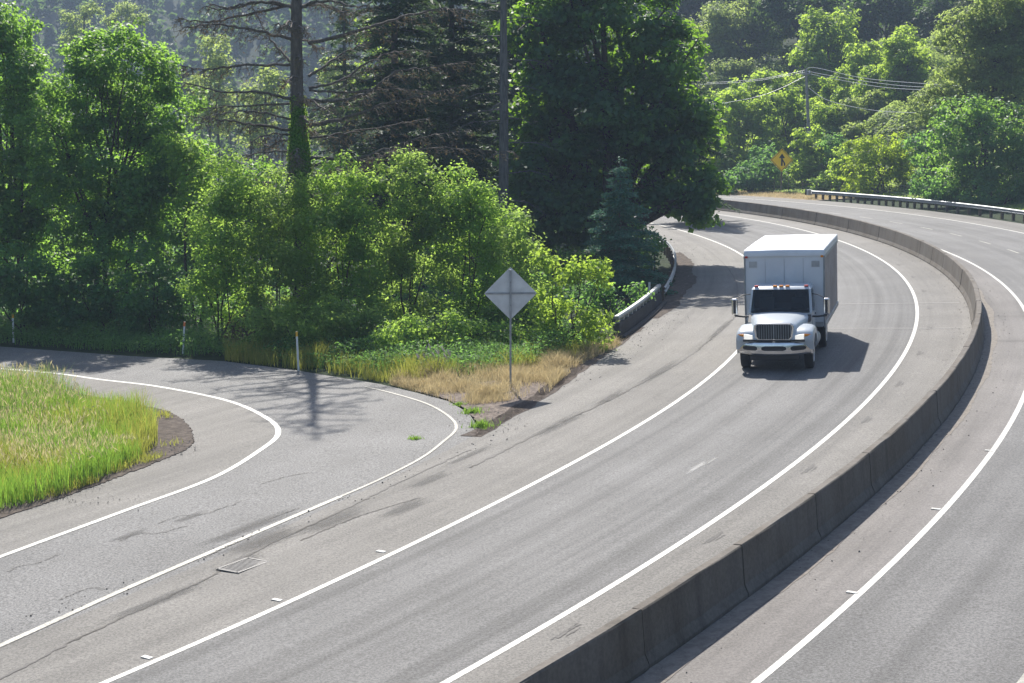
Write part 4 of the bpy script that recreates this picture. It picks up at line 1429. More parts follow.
    B([(309, 43), (350, 33), (395, 19), (440, 9), (470, 12)], -2.0, .085)
    B([(309, 76), (325, 66), (340, 55), (368, 42)], 2.0, .06)
    B([(309, 88), (340, 80), (370, 62), (395, 52), (430, 50)], 2.4, .06)
    B([(308, 101), (345, 100), (372, 90), (395, 72), (425, 68), (462, 62)], -1.8, .085)
    B([(309, 90), (350, 92), (400, 89), (430, 92)], 1.0, .05)
    B([(309, 126), (345, 118), (382, 105), (420, 97), (462, 85)], -1.0, .09)
    B([(310, 138), (340, 134), (380, 127), (430, 118)], 2.0, .05)
    B([(311, 157), (350, 159), (385, 150), (420, 138), (470, 130)], -1.5, .085)
    B([(311, 165), (340, 161), (370, 160), (400, 150), (455, 148), (515, 152)], 2.5, .05)
    # toward and away from the viewer
    for k in range(22):
        z = rnd.uniform(4.5, 12.5)
        a = rnd.choice((-1, 1)) * math.pi / 2 + rnd.uniform(-.6, .6)
        L = rnd.uniform(2.2, 4.2)
        o = base + Vector((0, 0, z)); d = Vector((math.cos(a), math.sin(a), 0))
        branch([o, o + d * L * .4 + Vector((0, 0, .05)), o + d * L * .8 + Vector((0, 0, -.25)), o + d * L + Vector((0, 0, -.1))], .05, twigs=.8)
    # upper tree, out of the picture but casting its shadow over the ramp
    z = 13.0
    while z < Ht - .5:
        for b in range(5):
            a = rnd.random() * 6.283
            L = 5.2 * (1 - (z - 6) / (Ht - 4)) + .3
            L *= rnd.uniform(.7, 1.1)
            o = base + Vector((0, 0, z)); d = Vector((math.cos(a), math.sin(a), 0))
            branch([o, o + d * L * .4 + Vector((0, 0, .06 * L)), o + d * L * .8 + Vector((0, 0, -.02 * L)), o + d * L + Vector((0, 0, .02 * L))], .028 * L ** .6 + .01, twigs=.55)
        z += 1.15
    bm_.build('trunk', M['deadbark'], root, smooth=60)
    tw.build('twigs', M['twig'], root)
    P = np.array(P); T = np.array(T)
    n = len(P)
    V = leaf_quads(P, unit(r.normal(size=(n, 3)) + [0, 0, .6]), .16 * (.6 + .8 * r.random(n)), .035, r, tdir=T, fold=.02)
    link('dry_needles', quads_mesh('dry_needles', V, np.arange(4 * n).reshape(-1, 4)), M['needle_brown'], root)


def in_poly(p, x, y):
    p = np.array([(q[0], q[1]) for q in p])
    ins = np.zeros(len(x), bool)
    j = len(p) - 1
    for i in range(len(p)):
        xi, yi = p[i]; xj, yj = p[j]
        c = ((yi > y) != (yj > y)) & (x < (xj - xi) * (y - yi) / (yj - yi + 1e-12) + xi)
        ins ^= c
        j = i
    return ins


def scatter(poly, n, r):
    a = np.array([(q[0], q[1]) for q in poly])
    lo, hi = a.min(0), a.max(0)
    X, Yy = [], []
    got = 0
    while got < n:
        x = lo[0] + (hi[0] - lo[0]) * r.random(n * 2); y = lo[1] + (hi[1] - lo[1]) * r.random(n * 2)
        k = in_poly(poly, x, y)
        X.append(x[k]); Yy.append(y[k]); got += k.sum()
    return np.concatenate(X)[:n], np.concatenate(Yy)[:n]


def vnoise(x, y, s, seed=0):
    """cheap smooth value noise"""
    r = np.random.default_rng(seed)
    tab = r.random((64, 64))
    u, v = x / s, y / s
    i, j = np.floor(u).astype(int), np.floor(v).astype(int)
    fu, fv = u - i, v - j
    fu = fu * fu * (3 - 2 * fu); fv = fv * fv * (3 - 2 * fv)
    t = lambda a, b: tab[a % 64, b % 64]
    return (t(i, j) * (1 - fu) + t(i + 1, j) * fu) * (1 - fv) + (t(i, j + 1) * (1 - fu) + t(i + 1, j + 1) * fu) * fv


def blades(x, y, z, h, w, lean, r, segs=2):
    """tapered bent blades as quads"""
    n = len(x)
    a = r.random(n) * 6.283
    side = np.stack([np.cos(a), np.sin(a), np.zeros(n)], 1)
    la = r.random(n) * 6.283
    ld = np.stack([np.cos(la), np.sin(la), np.zeros(n)], 1) * (lean * r.random(n) * h)[:, None]
    base = np.stack([x, y, z], 1)
    V = np.empty((n, 2 * (segs + 1), 3))
    for s in range(segs + 1):
        f = s / segs
        c = base + np.array([0, 0, 1]) * (h * f * (1 - .12 * f))[:, None] + ld * f * f
        ww = (w * (1 - f * .88))[:, None] * .5
        V[:, 2 * s] = c - side * ww
        V[:, 2 * s + 1] = c + side * ww
    idx = np.arange(n)[:, None] * 2 * (segs + 1)
    Q = np.concatenate([idx + np.array([[2 * s, 2 * s + 1, 2 * s + 3, 2 * s + 2]]) for s in range(segs)], 0)
    tips = base + np.array([0, 0, 1]) * (h * .88)[:, None] + ld
    return V.reshape(-1, 3), Q, tips


def ground_z(x, y, off=0.0):
    return np.array([zg(a, b) for a, b in zip(x, y)]) + off


def build_grass():
    r = np.random.default_rng(21)
    # tall meadow on the island inside the ramp
    poly = [at(*q) for q in [(-260, 600), (-150, 562), (0, 513), (50, 500), (100, 481), (138, 463), (158, 446), (156, 430), (132, 412), (60, 397), (0, 390), (-150, 372), (-260, 366)]]
    n = 62000
    x, y = scatter(poly, n, r)
    dens = vnoise(x, y, 1.4, 3)
    keep = r.random(n) < .35 + dens * .9
    x, y = x[keep], y[keep]
    n = len(x)
    tuft = vnoise(x, y, .8, 5) * .5 + vnoise(x, y, 2.6, 8) * .6
    h = (.22 + 1.05 * tuft * (.5 + .6 * r.random(n))) * (.7 + .5 * vnoise(x, y, 4.0, 19))
    V1, Q1, tips = blades(x, y, ground_z(x, y, .04), h, .013 + .013 * r.random(n), .38, r, 3)
    # seed heads, in drifts
    dr = vnoise(x, y, 3.2, 12) + .25 * (y - y.min()) / (y.max() - y.min())
    k = (dr > .62) & (r.random(n) < .22)
    tp = tips[k]; m = len(tp)
    N = unit(r.normal(size=(m, 3)) * [1, 1, .3])
    T = np.tile([0, 0, 1.0], (m, 1)) + r.normal(size=(m, 3)) * .35
    V2 = leaf_quads(tp, N, .13 + .1 * r.random(m), .028, r, tdir=T, fold=.02)
    Q2 = np.arange(4 * m).reshape(-1, 4) + len(V1)
    kind = np.where(vnoise(x, y, 1.9, 15) + .5 * r.random(n) > .98, 2, 0)
    kind = np.where((dr > .70) & (r.random(n) < .16), 3, kind)
    o = link('meadow_grass', quads_mesh('meadow_grass', np.concatenate([V1, V2]), np.concatenate([Q1, Q2]), np.concatenate([np.tile(kind, 3), np.ones(len(Q2))])), [M['gr_green'], M['gr_seed'], M['gr_mix'], M['gr_dry']])
    tag(o, 'tall green meadow grass with pale seed heads on the island inside the ramp', 'grass', kind='stuff')
    # low sparse fringe on the island's dirt
    poly = [at(*q) for q in [(-150, 572), (0, 518), (60, 498), (130, 472), (178, 453), (190, 440), (183, 425), (165, 414), (120, 410), (100, 430), (40, 480)]]
    x, y = scatter(poly, 16000, r)
    k = vnoise(x, y, .9, 31) + .35 * r.random(len(x)) > .72
    x, y = x[k], y[k]; n = len(x)
    V, Q, _ = blades(x, y, ground_z(x, y, .045), .06 + .20 * r.random(n), .012 + .012 * r.random(n), .9, r)
    o = link('fringe_grass', quads_mesh('fringe_grass', V, Q, (r.random(len(x)).repeat(2) < .5).astype(int)[np.argsort(np.tile(np.arange(len(x)), 2), kind='stable')] if False else None), M['gr_mix'])
    tag(o, 'sparse low grass on the dirt edge of the ramp island', 'grass', kind='stuff')
    # dry straw on the ramp nose
    poly = [at(*q) for q in [(388, 383), (418, 376), (455, 372), (520, 366), (575, 352), (612, 342), (622, 345), (587, 362), (563, 379), (548, 393), (515, 400), (490, 404), (462, 406), (440, 398), (415, 391)]]
    x, y = scatter(poly, 30000, r)
    k = r.random(len(x)) < vnoise(x, y, .8, 44) * 1.7 - .30 + .8 * (x < -2.2)
    x, y = x[k], y[k]; n = len(x)
    h = .08 + .62 * vnoise(x, y, .7, 45) * (.5 + .7 * r.random(n))
    V, Q, tips = blades(x, y, ground_z(x, y, -.04), h, .010 + .012 * r.random(n), .9, r)
    o = link('dry_grass', quads_mesh('dry_grass', V, Q), M['gr_dry'])
    tag(o, 'straw coloured dry grass around the foot of the grey sign', 'grass', kind='stuff')
    # green and yellow grass before the bushes
    poly = [at(*q) for q in [(225, 360), (294, 368), (380, 381), (420, 383), (470, 374), (520, 370), (575, 360), (600, 348), (560, 345), (470, 350), (380, 356), (300, 352), (225, 348)]]
    x, y = scatter(poly, 22000, r)
    k = r.random(len(x)) < vnoise(x, y, .9, 54) * 1.5 - .25
    x, y = x[k], y[k]; n = len(x)
    h = .15 + .85 * vnoise(x, y, 1.1, 55) * (.5 + .7 * r.random(n))
    V, Q, tips = blades(x, y, ground_z(x, y, -.04), h, .014 + .016 * r.random(n), .5, r, 3)
    o = link('tall_grass', quads_mesh('tall_grass', V, Q), M['gr_mix'])
    tag(o, 'green and yellowing tall grass between the ramp and the bushes', 'grass', kind='stuff')
    # broad-leaved weeds along the foot of the bushes
    poly = [at(*q) for q in [(-200, 334), (0, 343), (130, 352), (222, 357), (294, 365), (380, 376), (430, 376), (500, 372), (560, 362), (600, 346), (560, 332), (420, 338), (300, 338), (130, 330), (0, 326), (-200, 318)]]
    n = 56000
    x, y = scatter(poly, n, r)
    hh = .25 + 1.15 * vnoise(x, y, 1.5, 61) * vnoise(x, y, .6, 62) ** .5
    z = ground_z(x, y) + hh * r.random(n) ** .6
    P = np.stack([x, y, z], 1)
    N = unit(np.array([0, -.15, .8]) + r.normal(size=(n, 3)) * .5)
    L = .05 + .11 * r.random(n) ** 1.5
    V = leaf_quads(P, N, L, L * .5, r)
    x, y = scatter(poly, 15000, r)
    k = r.random(len(x)) < vnoise(x, y, 1.0, 64) * 1.4 - .2
    x, y = x[k], y[k]; m = len(x)
    V2, Q2, _ = blades(x, y, ground_z(x, y, -.05), .3 + 1.0 * vnoise(x, y, 1.3, 65) * r.random(m), .018 + .016 * r.random(m), .5, r, 3)
    o = link('roadside_weeds', quads_mesh('roadside_weeds', np.concatenate([V, V2]), np.concatenate([np.arange(4 * n).reshape(-1, 4), Q2 + len(V)])), M['gr_weed'])
    tag(o, 'leafy green weeds along the foot of the roadside bushes', 'weeds', kind='stuff')
    # small tufts on the nose of the ramp
    for i, (px, py, rad, lab) in enumerate(((416, 439, .22, 'small green grass tuft growing in the seam at the tip of the ramp nose'),
                                            (482, 427, .42, 'bright green weed clump on the dirt at the ramp nose'),
                                            (472, 413, .36, 'green weed clump on the ramp kerb above the nose'),
                                            (459, 405, .22, 'small dark green weed on the ramp kerb'))):
        p = at(px, py)
        m = int(900 * rad)
        a = r.random(m) * 6.283; q = np.abs(r.normal(size=m)) * rad * .42
        x = p.x + np.cos(a) * q * 1.2; y = p.y + np.sin(a) * q
        V, Q, _ = blades(x, y, np.full(m, p.z - .02), rad * (.15 + .6 * r.random(m) ** 2), .018 + .02 * r.random(m), .9, r)
        o = link('weed_clump', quads_mesh('weed_clump', V - np.array(p), Q), M['gr_green']); o.location = p
        tag(o, lab, 'weed', 'weed clumps on the ramp nose')
    # plume grass
    p = at(434, 378); p = Vector((p.x, p.y + .5, zg(p.x, p.y + .5)))
    root = thing('plume_grass', 'clump of plume grass with pale drooping heads in front of the bushes', 'plant', p)
    m = 300
    x = p.x + r.normal(size=m) * .26; y = p.y + r.normal(size=m) * .18
    V, Q, _ = blades(x, y, np.full(m, p.z - .03), .35 + .45 * r.random(m), .018 + .01 * r.random(m), .7, r, 3)
    link('blades', quads_mesh('blades', V, Q), M['gr_mix'], root)
    mb = MB()
    for k in range(12):
        dx = (k - 5.5) * .06 + r.normal() * .03
        top = p + Vector((dx * 1.7, r.uniform(-.2, .2), .72 + r.uniform(-.22, .14)))
        tip = top + Vector((-.07 + r.normal() * .05, r.normal() * .05, .15 + .06 * r.random()))
        mb.tube([p + Vector((dx * .4, 0, 0)), p.lerp(top, .6), top], [.006, .005, .004], 4)
        mb.tube([top, top.lerp(tip, .35), top.lerp(tip, .75), tip], [.008, .026, .02, .004], 6)
    mb.build('plumes', M['plume'], root, smooth=60)
    # verge beyond the opposite lanes
    n = 9000
    t = r.uniform(17.8, 34, n); rr = r.uniform(148.9, 153.0, n)
    x = CX + rr * np.cos(np.radians(t)); y = CY + rr * np.sin(np.radians(t))
    V, Q, _ = blades(x, y, ground_z(x, y, -.02), .10 + .28 * r.random(n), .03 + .02 * r.random(n), .8, r)
    o = link('dry_grass', quads_mesh('dry_grass', V, Q), M['gr_dry'])
    tag(o, 'dry straw verge beneath the yellow merge sign', 'grass', kind='stuff')


def build_left_trees():
    T = broadleaf
    T('broadleaf_tree', 'large bright topped broadleaf tree at left with dark shaded lower crown', 68, 108, [(125, 72, 52, 48), (160, 118, 44, 50), (92, 120, 45, 52), (130, 170, 62, 52), (75, 200, 48, 52), (165, 215, 42, 48), (120, 245, 55, 45), (150, 85, 35, 40), (100, 60, 35, 35), (60, 150, 40, 50), (125, 200, 50, 50), (180, 170, 30, 50), (40, 120, 34, 34), (70, 90, 30, 30)], .18, 3.1, 'lf_maple', .20, stems=3, seed=1, twig=.40)
    T('broadleaf_tree', 'tall broadleaf tree cut off by the left border of the photo', 70, 8, [(2, 62, 40, 50), (30, 122, 42, 48), (-35, 110, 55, 75), (15, 185, 55, 52), (-25, 230, 60, 55), (40, 245, 45, 45), (-12, 18, 32, 42), (20, 90, 34, 40), (50, 180, 40, 44), (8, 30, 24, 30)], .18, 3.1, 'lf_maple', .2, stems=2, seed=2, twig=.40)
    T('broadleaf_tree', 'slender pale leaved tree between the left broadleaf and the bare spruce', 66, 190, [(190, 180, 28, 38), (205, 225, 30, 40), (175, 150, 22, 28)], .17, 3.0, 'lf_bush', .1, stems=2, seed=3)
    sh = 'dark shrubs under the left trees'
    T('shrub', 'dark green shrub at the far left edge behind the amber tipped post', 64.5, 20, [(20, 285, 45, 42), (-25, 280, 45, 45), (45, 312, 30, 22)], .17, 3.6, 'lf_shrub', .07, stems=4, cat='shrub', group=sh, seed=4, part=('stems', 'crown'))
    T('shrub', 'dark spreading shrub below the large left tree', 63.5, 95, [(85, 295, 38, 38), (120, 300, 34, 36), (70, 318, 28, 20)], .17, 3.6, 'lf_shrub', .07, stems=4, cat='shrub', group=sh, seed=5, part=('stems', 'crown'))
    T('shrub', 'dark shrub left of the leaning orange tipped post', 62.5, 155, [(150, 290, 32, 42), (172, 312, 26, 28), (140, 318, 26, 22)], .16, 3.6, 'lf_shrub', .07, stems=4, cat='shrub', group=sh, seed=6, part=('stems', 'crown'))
    gb = 'alder bushes along the ramp'
    T('alder_bush', 'leafy green alder bush just right of the leaning orange post', 60, 220, [(232, 190, 34, 40), (208, 235, 32, 44), (245, 245, 36, 44), (205, 290, 30, 36), (240, 305, 36, 32)], .13, 3.2, 'lf_bush', .08, stems=4, cat='bush', group=gb, seed=7, part=('stems', 'crown'))
    T('alder_bush', 'alder bush standing right in front of the bare spruce trunk', 60, 285, [(280, 208, 34, 38), (300, 230, 32, 42), (272, 262, 36, 42), (305, 290, 32, 40), (270, 315, 30, 26)], .125, 3.1, 'lf_olive', .08, stems=4, cat='bush', group=gb, seed=8, part=('stems', 'crown'))
    T('alder_bush', 'alder bush right of the spruce trunk, behind the yellow topped post', 60.5, 345, [(340, 192, 36, 36), (365, 210, 34, 40), (335, 250, 38, 44), (370, 270, 34, 42), (345, 310, 38, 32)], .13, 3.2, 'lf_bush', .08, stems=4, cat='bush', group=gb, seed=9, part=('stems', 'crown'))
    T('alder_bush', 'tallest of the bright alder bushes, midway along the row', 61, 410, [(405, 186, 36, 36), (432, 205, 34, 40), (400, 240, 38, 44), (435, 265, 36, 42), (408, 305, 40, 34)], .14, 3.2, 'lf_olive', .08, stems=4, cat='bush', group=gb, seed=10, part=('stems', 'crown'))
    T('alder_bush', 'bright domed alder bush behind and left of the grey sign', 60.5, 470, [(468, 200, 36, 34), (492, 215, 32, 36), (465, 245, 38, 42), (500, 265, 32, 42), (475, 305, 38, 34)], .13, 3.2, 'lf_bush', .08, stems=4, cat='bush', group=gb, seed=11, part=('stems', 'crown'))
    T('alder_bush', 'last alder bush of the row, directly behind the grey sign', 59, 520, [(515, 245, 26, 34), (532, 285, 26, 36), (510, 315, 28, 30), (535, 325, 24, 26)], .14, 3.2, 'lf_olive', .07, stems=3, cat='bush', group=gb, seed=12, part=('stems', 'crown'))
    T('shrub', 'low leafy shrub at the foot of the alders near the yellow topped post', 56.3, 320, [(300, 324, 36, 30), (340, 328, 36, 30), (265, 326, 28, 24), (375, 332, 28, 28)], .13, 3.4, 'lf_olive', .05, stems=4, cat='shrub', group=sh, seed=13, part=('stems', 'crown'))
    T('shrub', 'low leafy shrub at the foot of the alders left of the grey sign', 55.0, 440, [(405, 336, 36, 28), (450, 336, 38, 30), (488, 340, 32, 26), (530, 342, 28, 24), (560, 345, 24, 18)], .13, 3.4, 'lf_bush', .05, stems=4, cat='shrub', group=sh, seed=14, part=('stems', 'crown'))
    T('dry_shrub', 'grey brown half dead shrub between the two right hand delineator posts', 58, 240, [(245, 330, 22, 22), (262, 318, 16, 18)], .10, 1.0, 'needle_brown', .05, stems=5, cat='shrub', seed=15, part=('stems', 'crown'))
    T('young_tree', 'yellow green young tree arching over the shoulder right of the grey sign', 55, 558, [(558, 268, 30, 20, 0), (585, 268, 22, 14, -.5), (602, 280, 10, 12, -.6), (550, 305, 26, 26, 0), (582, 318, 28, 20, -.4), (600, 338, 18, 14, -.5), (555, 345, 30, 18, 0)], .15, 3.0, 'lf_light', .09, stems=3, seed=16, lumps=9, droop=.3)
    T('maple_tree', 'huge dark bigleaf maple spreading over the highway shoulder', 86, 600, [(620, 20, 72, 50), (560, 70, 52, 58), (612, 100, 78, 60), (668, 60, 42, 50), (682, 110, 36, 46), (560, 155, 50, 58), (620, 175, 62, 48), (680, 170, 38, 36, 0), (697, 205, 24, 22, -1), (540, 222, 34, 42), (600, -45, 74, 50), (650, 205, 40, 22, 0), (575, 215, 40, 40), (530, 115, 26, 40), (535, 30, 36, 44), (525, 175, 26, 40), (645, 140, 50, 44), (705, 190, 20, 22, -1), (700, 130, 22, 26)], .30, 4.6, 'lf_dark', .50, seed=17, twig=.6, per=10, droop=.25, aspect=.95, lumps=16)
    conifer('young_spruce', 'small blue green spruce standing behind the dark parapet', deep(620, 200, 71).x, 71, 6.3, 2.35, 'lf_spruce', seed=18, first=.02, dens=1.5, r0=.1, droop=.26, needle=(.22, .06), gap=.34)
    T('shrub', 'low shrub in shade between the young spruce and the parapet', 68, 585, [(590, 318, 22, 18), (572, 300, 22, 26)], .16, 3.0, 'lf_shrub', .05, stems=3, cat='shrub', group=sh, seed=19, part=('stems', 'crown'))
    gs = 'shadowed trees behind the left trees'
    for i, (lab, Y, bx, bl) in enumerate([
        ('shadowed tree farthest left in the wood behind the border tree', 84, -20, [(-20, 110, 45, 50), (-30, 180, 50, 60), (0, 240, 50, 50)]),
        ('shadowed tree in the wood behind the gap between both left trees', 86, 50, [(50, 130, 36, 36), (45, 190, 45, 50), (60, 245, 50, 50)]),
        ('shadowed tree in the wood directly behind the large left tree', 88, 130, [(130, 130, 40, 40), (120, 190, 45, 50), (140, 245, 50, 50)]),
        ('shadowed tree behind the slender pale leaved tree', 90, 195, [(198, 165, 26, 28), (190, 205, 36, 40), (205, 250, 42, 45)]),
        ('shadowed low tree left of the bare spruce, behind the alders', 84, 255, [(258, 185, 30, 24), (245, 220, 36, 40), (265, 255, 42, 45)]),
        ('shadowed low tree right of the bare spruce, behind the alders', 88, 325, [(325, 178, 30, 26), (335, 215, 36, 40), (310, 255, 42, 45)])]):
        T('shaded_tree', lab, Y, bx, bl, .24, 3.8, 'lf_maple', .16, stems=2, group=gs, seed=210 + i, twig=.6)
    T('shrub', 'dark shrub behind the parapet rail, just left of the young spruce', 63, 606, [(600, 296, 18, 20), (616, 312, 14, 14), (640, 296, 12, 12, 1)], .15, 3.4, 'lf_shrub', .05, stems=3, cat='shrub', group=sh, seed=23, part=('stems', 'crown'))
    T('shrub', 'dark shrub behind the white guardrail, right of the young spruce', 80, 652, [(648, 262, 12, 16), (640, 240, 14, 18), (655, 245, 8, 12)], .16, 3.4, 'lf_shrub', .05, stems=3, cat='shrub', group=sh, seed=24, part=('stems', 'crown'))
    # dark firs behind
    gf = 'dark firs behind the alder bushes'
    for i, (px, Y, h, rad, first, lab, mat) in enumerate(((395, 84, 24, 4.6, .10, 'dark fir behind the right hand branches of the bare spruce', 'lf_fir'),
                                                    (452, 92, 27, 4.6, .10, 'tall dark fir left of the bare grey trunk', 'lf_fir'),
                                                    (540, 98, 29, 5.0, .12, 'dark fir between the bare grey trunk and the maple', 'lf_fir'),
                                                    (500, 106, 26, 5.0, .12, 'shadowy fir standing farthest back behind the bare grey trunk', 'lf_fir'),
                                                    (425, 108, 24, 4.8, .1, 'shadowy fir farthest back between two nearer dark firs', 'lf_fir'),
                                                    (345, 118, 20, 4.0, .1, 'small distant fir seen just right of the bare spruce', 'lf_fir'),
                                                    (690, 118, 14, 4.0, .12, 'fir half hidden behind the right side of the maple', 'lf_fir'))):
        conifer('fir_tree', lab, deep(px, 100, Y).x, Y, h, rad, mat, seed=30 + i, first=first, dens=.62, r0=.3, droop=.38, needle=(.5, .13), gap=.62, group=gf)
    # bare grey trunk
    Y = 80.0
    b = deep(503, 200, Y); b.z = zg(b.x, b.y)
    root = thing('snag', 'straight bare grey trunk with a few broken branches left of the maple', 'tree', b)
    mb = MB(); mb.tube([b - Vector((0, 0, .2)), b + Vector((.05, 0, 8)), b + Vector((0, 0, 20))], [.30, .24, .1], 10)
    rnd = random.Random(4)
    for k in range(34):
        z = rnd.uniform(4, 18); a = rnd.random() * 6.283; L = rnd.uniform(.6, 3.0)
        o = b + Vector((0, 0, z)); d = Vector((math.cos(a), math.sin(a), rnd.uniform(-.25, .1)))
        e = o + d * L
        mb.tube([o, o + d * L * .6 + Vector((0, 0, .05)), e + Vector((0, 0, -.12 * L))], [.035, .022, .006], 5)
        for q in range(6):
            p = o.lerp(e, rnd.uniform(.3, 1)); mb.tube([p, p + Vector((rnd.uniform(-.5, .5), rnd.uniform(-.5, .5), rnd.uniform(-.4, .1)))], [.012, .004], 3, False)
    mb.build('trunk', M['greybark'], root, smooth=60)


def build_hill_trees():
    T = broadleaf
    gh = 'trees on the hillside beyond the highway'
    big = dict(twig=.8, per=8)
    sp = [
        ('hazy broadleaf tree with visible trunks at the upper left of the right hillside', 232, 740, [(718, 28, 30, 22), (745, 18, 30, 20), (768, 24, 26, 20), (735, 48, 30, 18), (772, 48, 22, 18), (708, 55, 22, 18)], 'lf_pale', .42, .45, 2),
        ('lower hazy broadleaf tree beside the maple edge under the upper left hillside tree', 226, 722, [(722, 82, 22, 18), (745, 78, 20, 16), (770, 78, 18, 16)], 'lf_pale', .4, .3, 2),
        ('large round dark tree directly above the utility pole', 205, 828, [(828, 34, 26, 24), (812, 55, 18, 22), (842, 58, 20, 24), (828, 78, 24, 18)], 'lf_hill', .42, .4, 1),
        ('rounded vine covered tree right of the large round dark tree', 200, 862, [(863, 60, 17, 18), (858, 82, 18, 16)], 'lf_hill', .38, .25, 1),
        ('broad vine draped mound tree with bright rim at upper right', 188, 905, [(903, 62, 22, 24), (918, 72, 20, 22), (900, 92, 26, 24), (888, 78, 14, 24)], 'lf_hill', .34, .3, 1),
        ('treetop poking above the vine draped mound', 196, 902, [(903, 40, 14, 12), (915, 48, 12, 10)], 'lf_hill', .34, .25, 1),
        ('bright topped bushy tree left of the yellow sign', 184, 740, [(738, 112, 18, 18), (760, 118, 18, 18), (728, 138, 18, 20), (755, 148, 24, 22), (735, 165, 18, 16)], 'lf_hill', .36, .25, 3),
        ('bright topped bushy tree directly above the yellow sign', 186, 782, [(778, 100, 16, 15), (795, 108, 16, 16), (782, 128, 20, 20), (800, 140, 16, 18)], 'lf_hill', .36, .25, 3),
        ('slim upright young tree right of the utility pole', 182, 829, [(828, 86, 7, 10), (829, 104, 9, 14)], 'lf_hill', .32, .14, 1),
        ('second slim upright young tree, close right of the other slim one', 181, 842, [(842, 82, 7, 11), (842, 102, 9, 15)], 'lf_hill', .32, .14, 1),
        ('dense green bush right of the yellow sign', 176, 815, [(812, 142, 15, 15), (824, 155, 15, 15), (806, 168, 14, 14), (822, 176, 16, 12)], 'lf_hill', .32, .16, 3),
        ('yellow leaved bush behind the start of the far guardrail', 143, 880, [(866, 150, 18, 14), (893, 148, 18, 14), (857, 172, 15, 20), (882, 172, 20, 18), (904, 168, 13, 20), (872, 184, 18, 12)], 'lf_yellow', .28, .15, 4),
        ('dark broad shrub between the yellow bush and the tall right tree', 138, 922, [(920, 150, 14, 16), (928, 175, 16, 18)], 'lf_shrub', .28, .14, 3),
        ('tall pale leaved tree at the right edge with light feathery crown', 133, 985, [(1000, 22, 34, 26), (975, 58, 36, 28), (1015, 65, 34, 34), (955, 88, 26, 24), (990, 98, 36, 30), (1030, 110, 30, 40), (1040, 20, 30, 40), (960, 30, 24, 22), (1000, 0, 34, 24), (940, 110, 22, 22), (1010, 40, 40, 40)], 'lf_pale', .26, .35, 2),
        ('dark green maple filling the lower right in front of the pale tree', 123, 985, [(960, 118, 24, 22), (985, 125, 28, 26), (1015, 140, 28, 32), (950, 150, 26, 22), (985, 165, 30, 26), (1020, 178, 24, 24), (958, 182, 22, 16)], 'lf_maple', .27, .3, 2),
        ('small yellowish bush at the foot of the maple by the wire fence', 172, 716, [(716, 165, 10, 12), (724, 178, 9, 9)], 'lf_yellow', .3, .12, 2),
        ('dark rounded bush behind the wire fence left of the yellow sign', 177, 750, [(748, 178, 18, 12), (766, 172, 16, 14), (728, 184, 14, 10)], 'lf_shrub', .32, .14, 3),
        ('dark rounded bush behind the wire fence right of the yellow sign', 172, 838, [(840, 172, 14, 16), (835, 150, 14, 14)], 'lf_shrub', .3, .14, 3),
        ('vine covered ledge of green at upper right beyond the draped mound', 205, 940, [(930, 50, 12, 9), (946, 46, 14, 8), (938, 58, 14, 9)], 'lf_hill', .36, .2, 2),
        ('low bramble mound on the slope right of the utility pole', 178, 862, [(855, 112, 16, 11), (875, 104, 14, 11), (868, 124, 18, 11)], 'lf_pale', .3, .1, 3),
        ('low bramble mound on the slope above the yellow bush', 170, 885, [(885, 128, 18, 10), (905, 118, 16, 9), (858, 132, 14, 10)], 'lf_pale', .3, .1, 3),
        ('low bramble mound on the slope left of the pale right tree', 172, 928, [(930, 108, 16, 10), (940, 122, 14, 12), (920, 130, 14, 10)], 'lf_pale', .3, .1, 3),
        ('rounded green tree between the round dark tree and the vine draped mound, lower down', 192, 878, [(868, 88, 14, 16), (880, 104, 14, 12)], 'lf_hill', .34, .2, 1),
        ('broad bushy tree filling the slope behind the bright bushes above the sign', 196, 765, [(750, 92, 20, 16), (775, 88, 22, 16), (800, 92, 16, 18), (722, 108, 18, 18)], 'lf_hill', .4, .25, 2),
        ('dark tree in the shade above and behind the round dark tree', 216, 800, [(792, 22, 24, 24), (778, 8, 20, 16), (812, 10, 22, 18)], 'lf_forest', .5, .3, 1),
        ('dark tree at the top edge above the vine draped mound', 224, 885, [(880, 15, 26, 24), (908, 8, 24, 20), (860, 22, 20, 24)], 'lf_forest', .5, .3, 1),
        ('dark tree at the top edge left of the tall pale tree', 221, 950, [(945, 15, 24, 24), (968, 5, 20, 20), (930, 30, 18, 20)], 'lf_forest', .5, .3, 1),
        ('leafy bush on the slope directly right of the pole foot', 180, 825, [(822, 118, 16, 14), (838, 126, 14, 14), (845, 140, 12, 12)], 'lf_hill', .32, .15, 3),
        ('leafy bush left of the sign, below the bright topped trees', 179, 775, [(765, 160, 16, 16), (778, 172, 14, 14)], 'lf_shrub', .32, .15, 3),
        ('leafy green bush between the fence and the yellow leaved bush', 150, 850, [(845, 158, 12, 14), (838, 176, 13, 14)], 'lf_hill', .30, .12, 3),
        ('pale bush high on the slope left of the pale right tree', 176, 945, [(944, 92, 16, 14), (952, 108, 14, 12)], 'lf_pale', .32, .15, 2),
        ('wide dark shrub close behind the far guardrail left of the maple', 126, 945, [(940, 190, 16, 13), (960, 196, 18, 12), (925, 186, 12, 12)], 'lf_shrub', .26, .1, 4),
        ('wide dark shrub close behind the far guardrail at the right edge', 124, 1000, [(985, 196, 20, 12), (1010, 198, 20, 12), (1030, 196, 18, 14)], 'lf_shrub', .25, .1, 4),
    ]
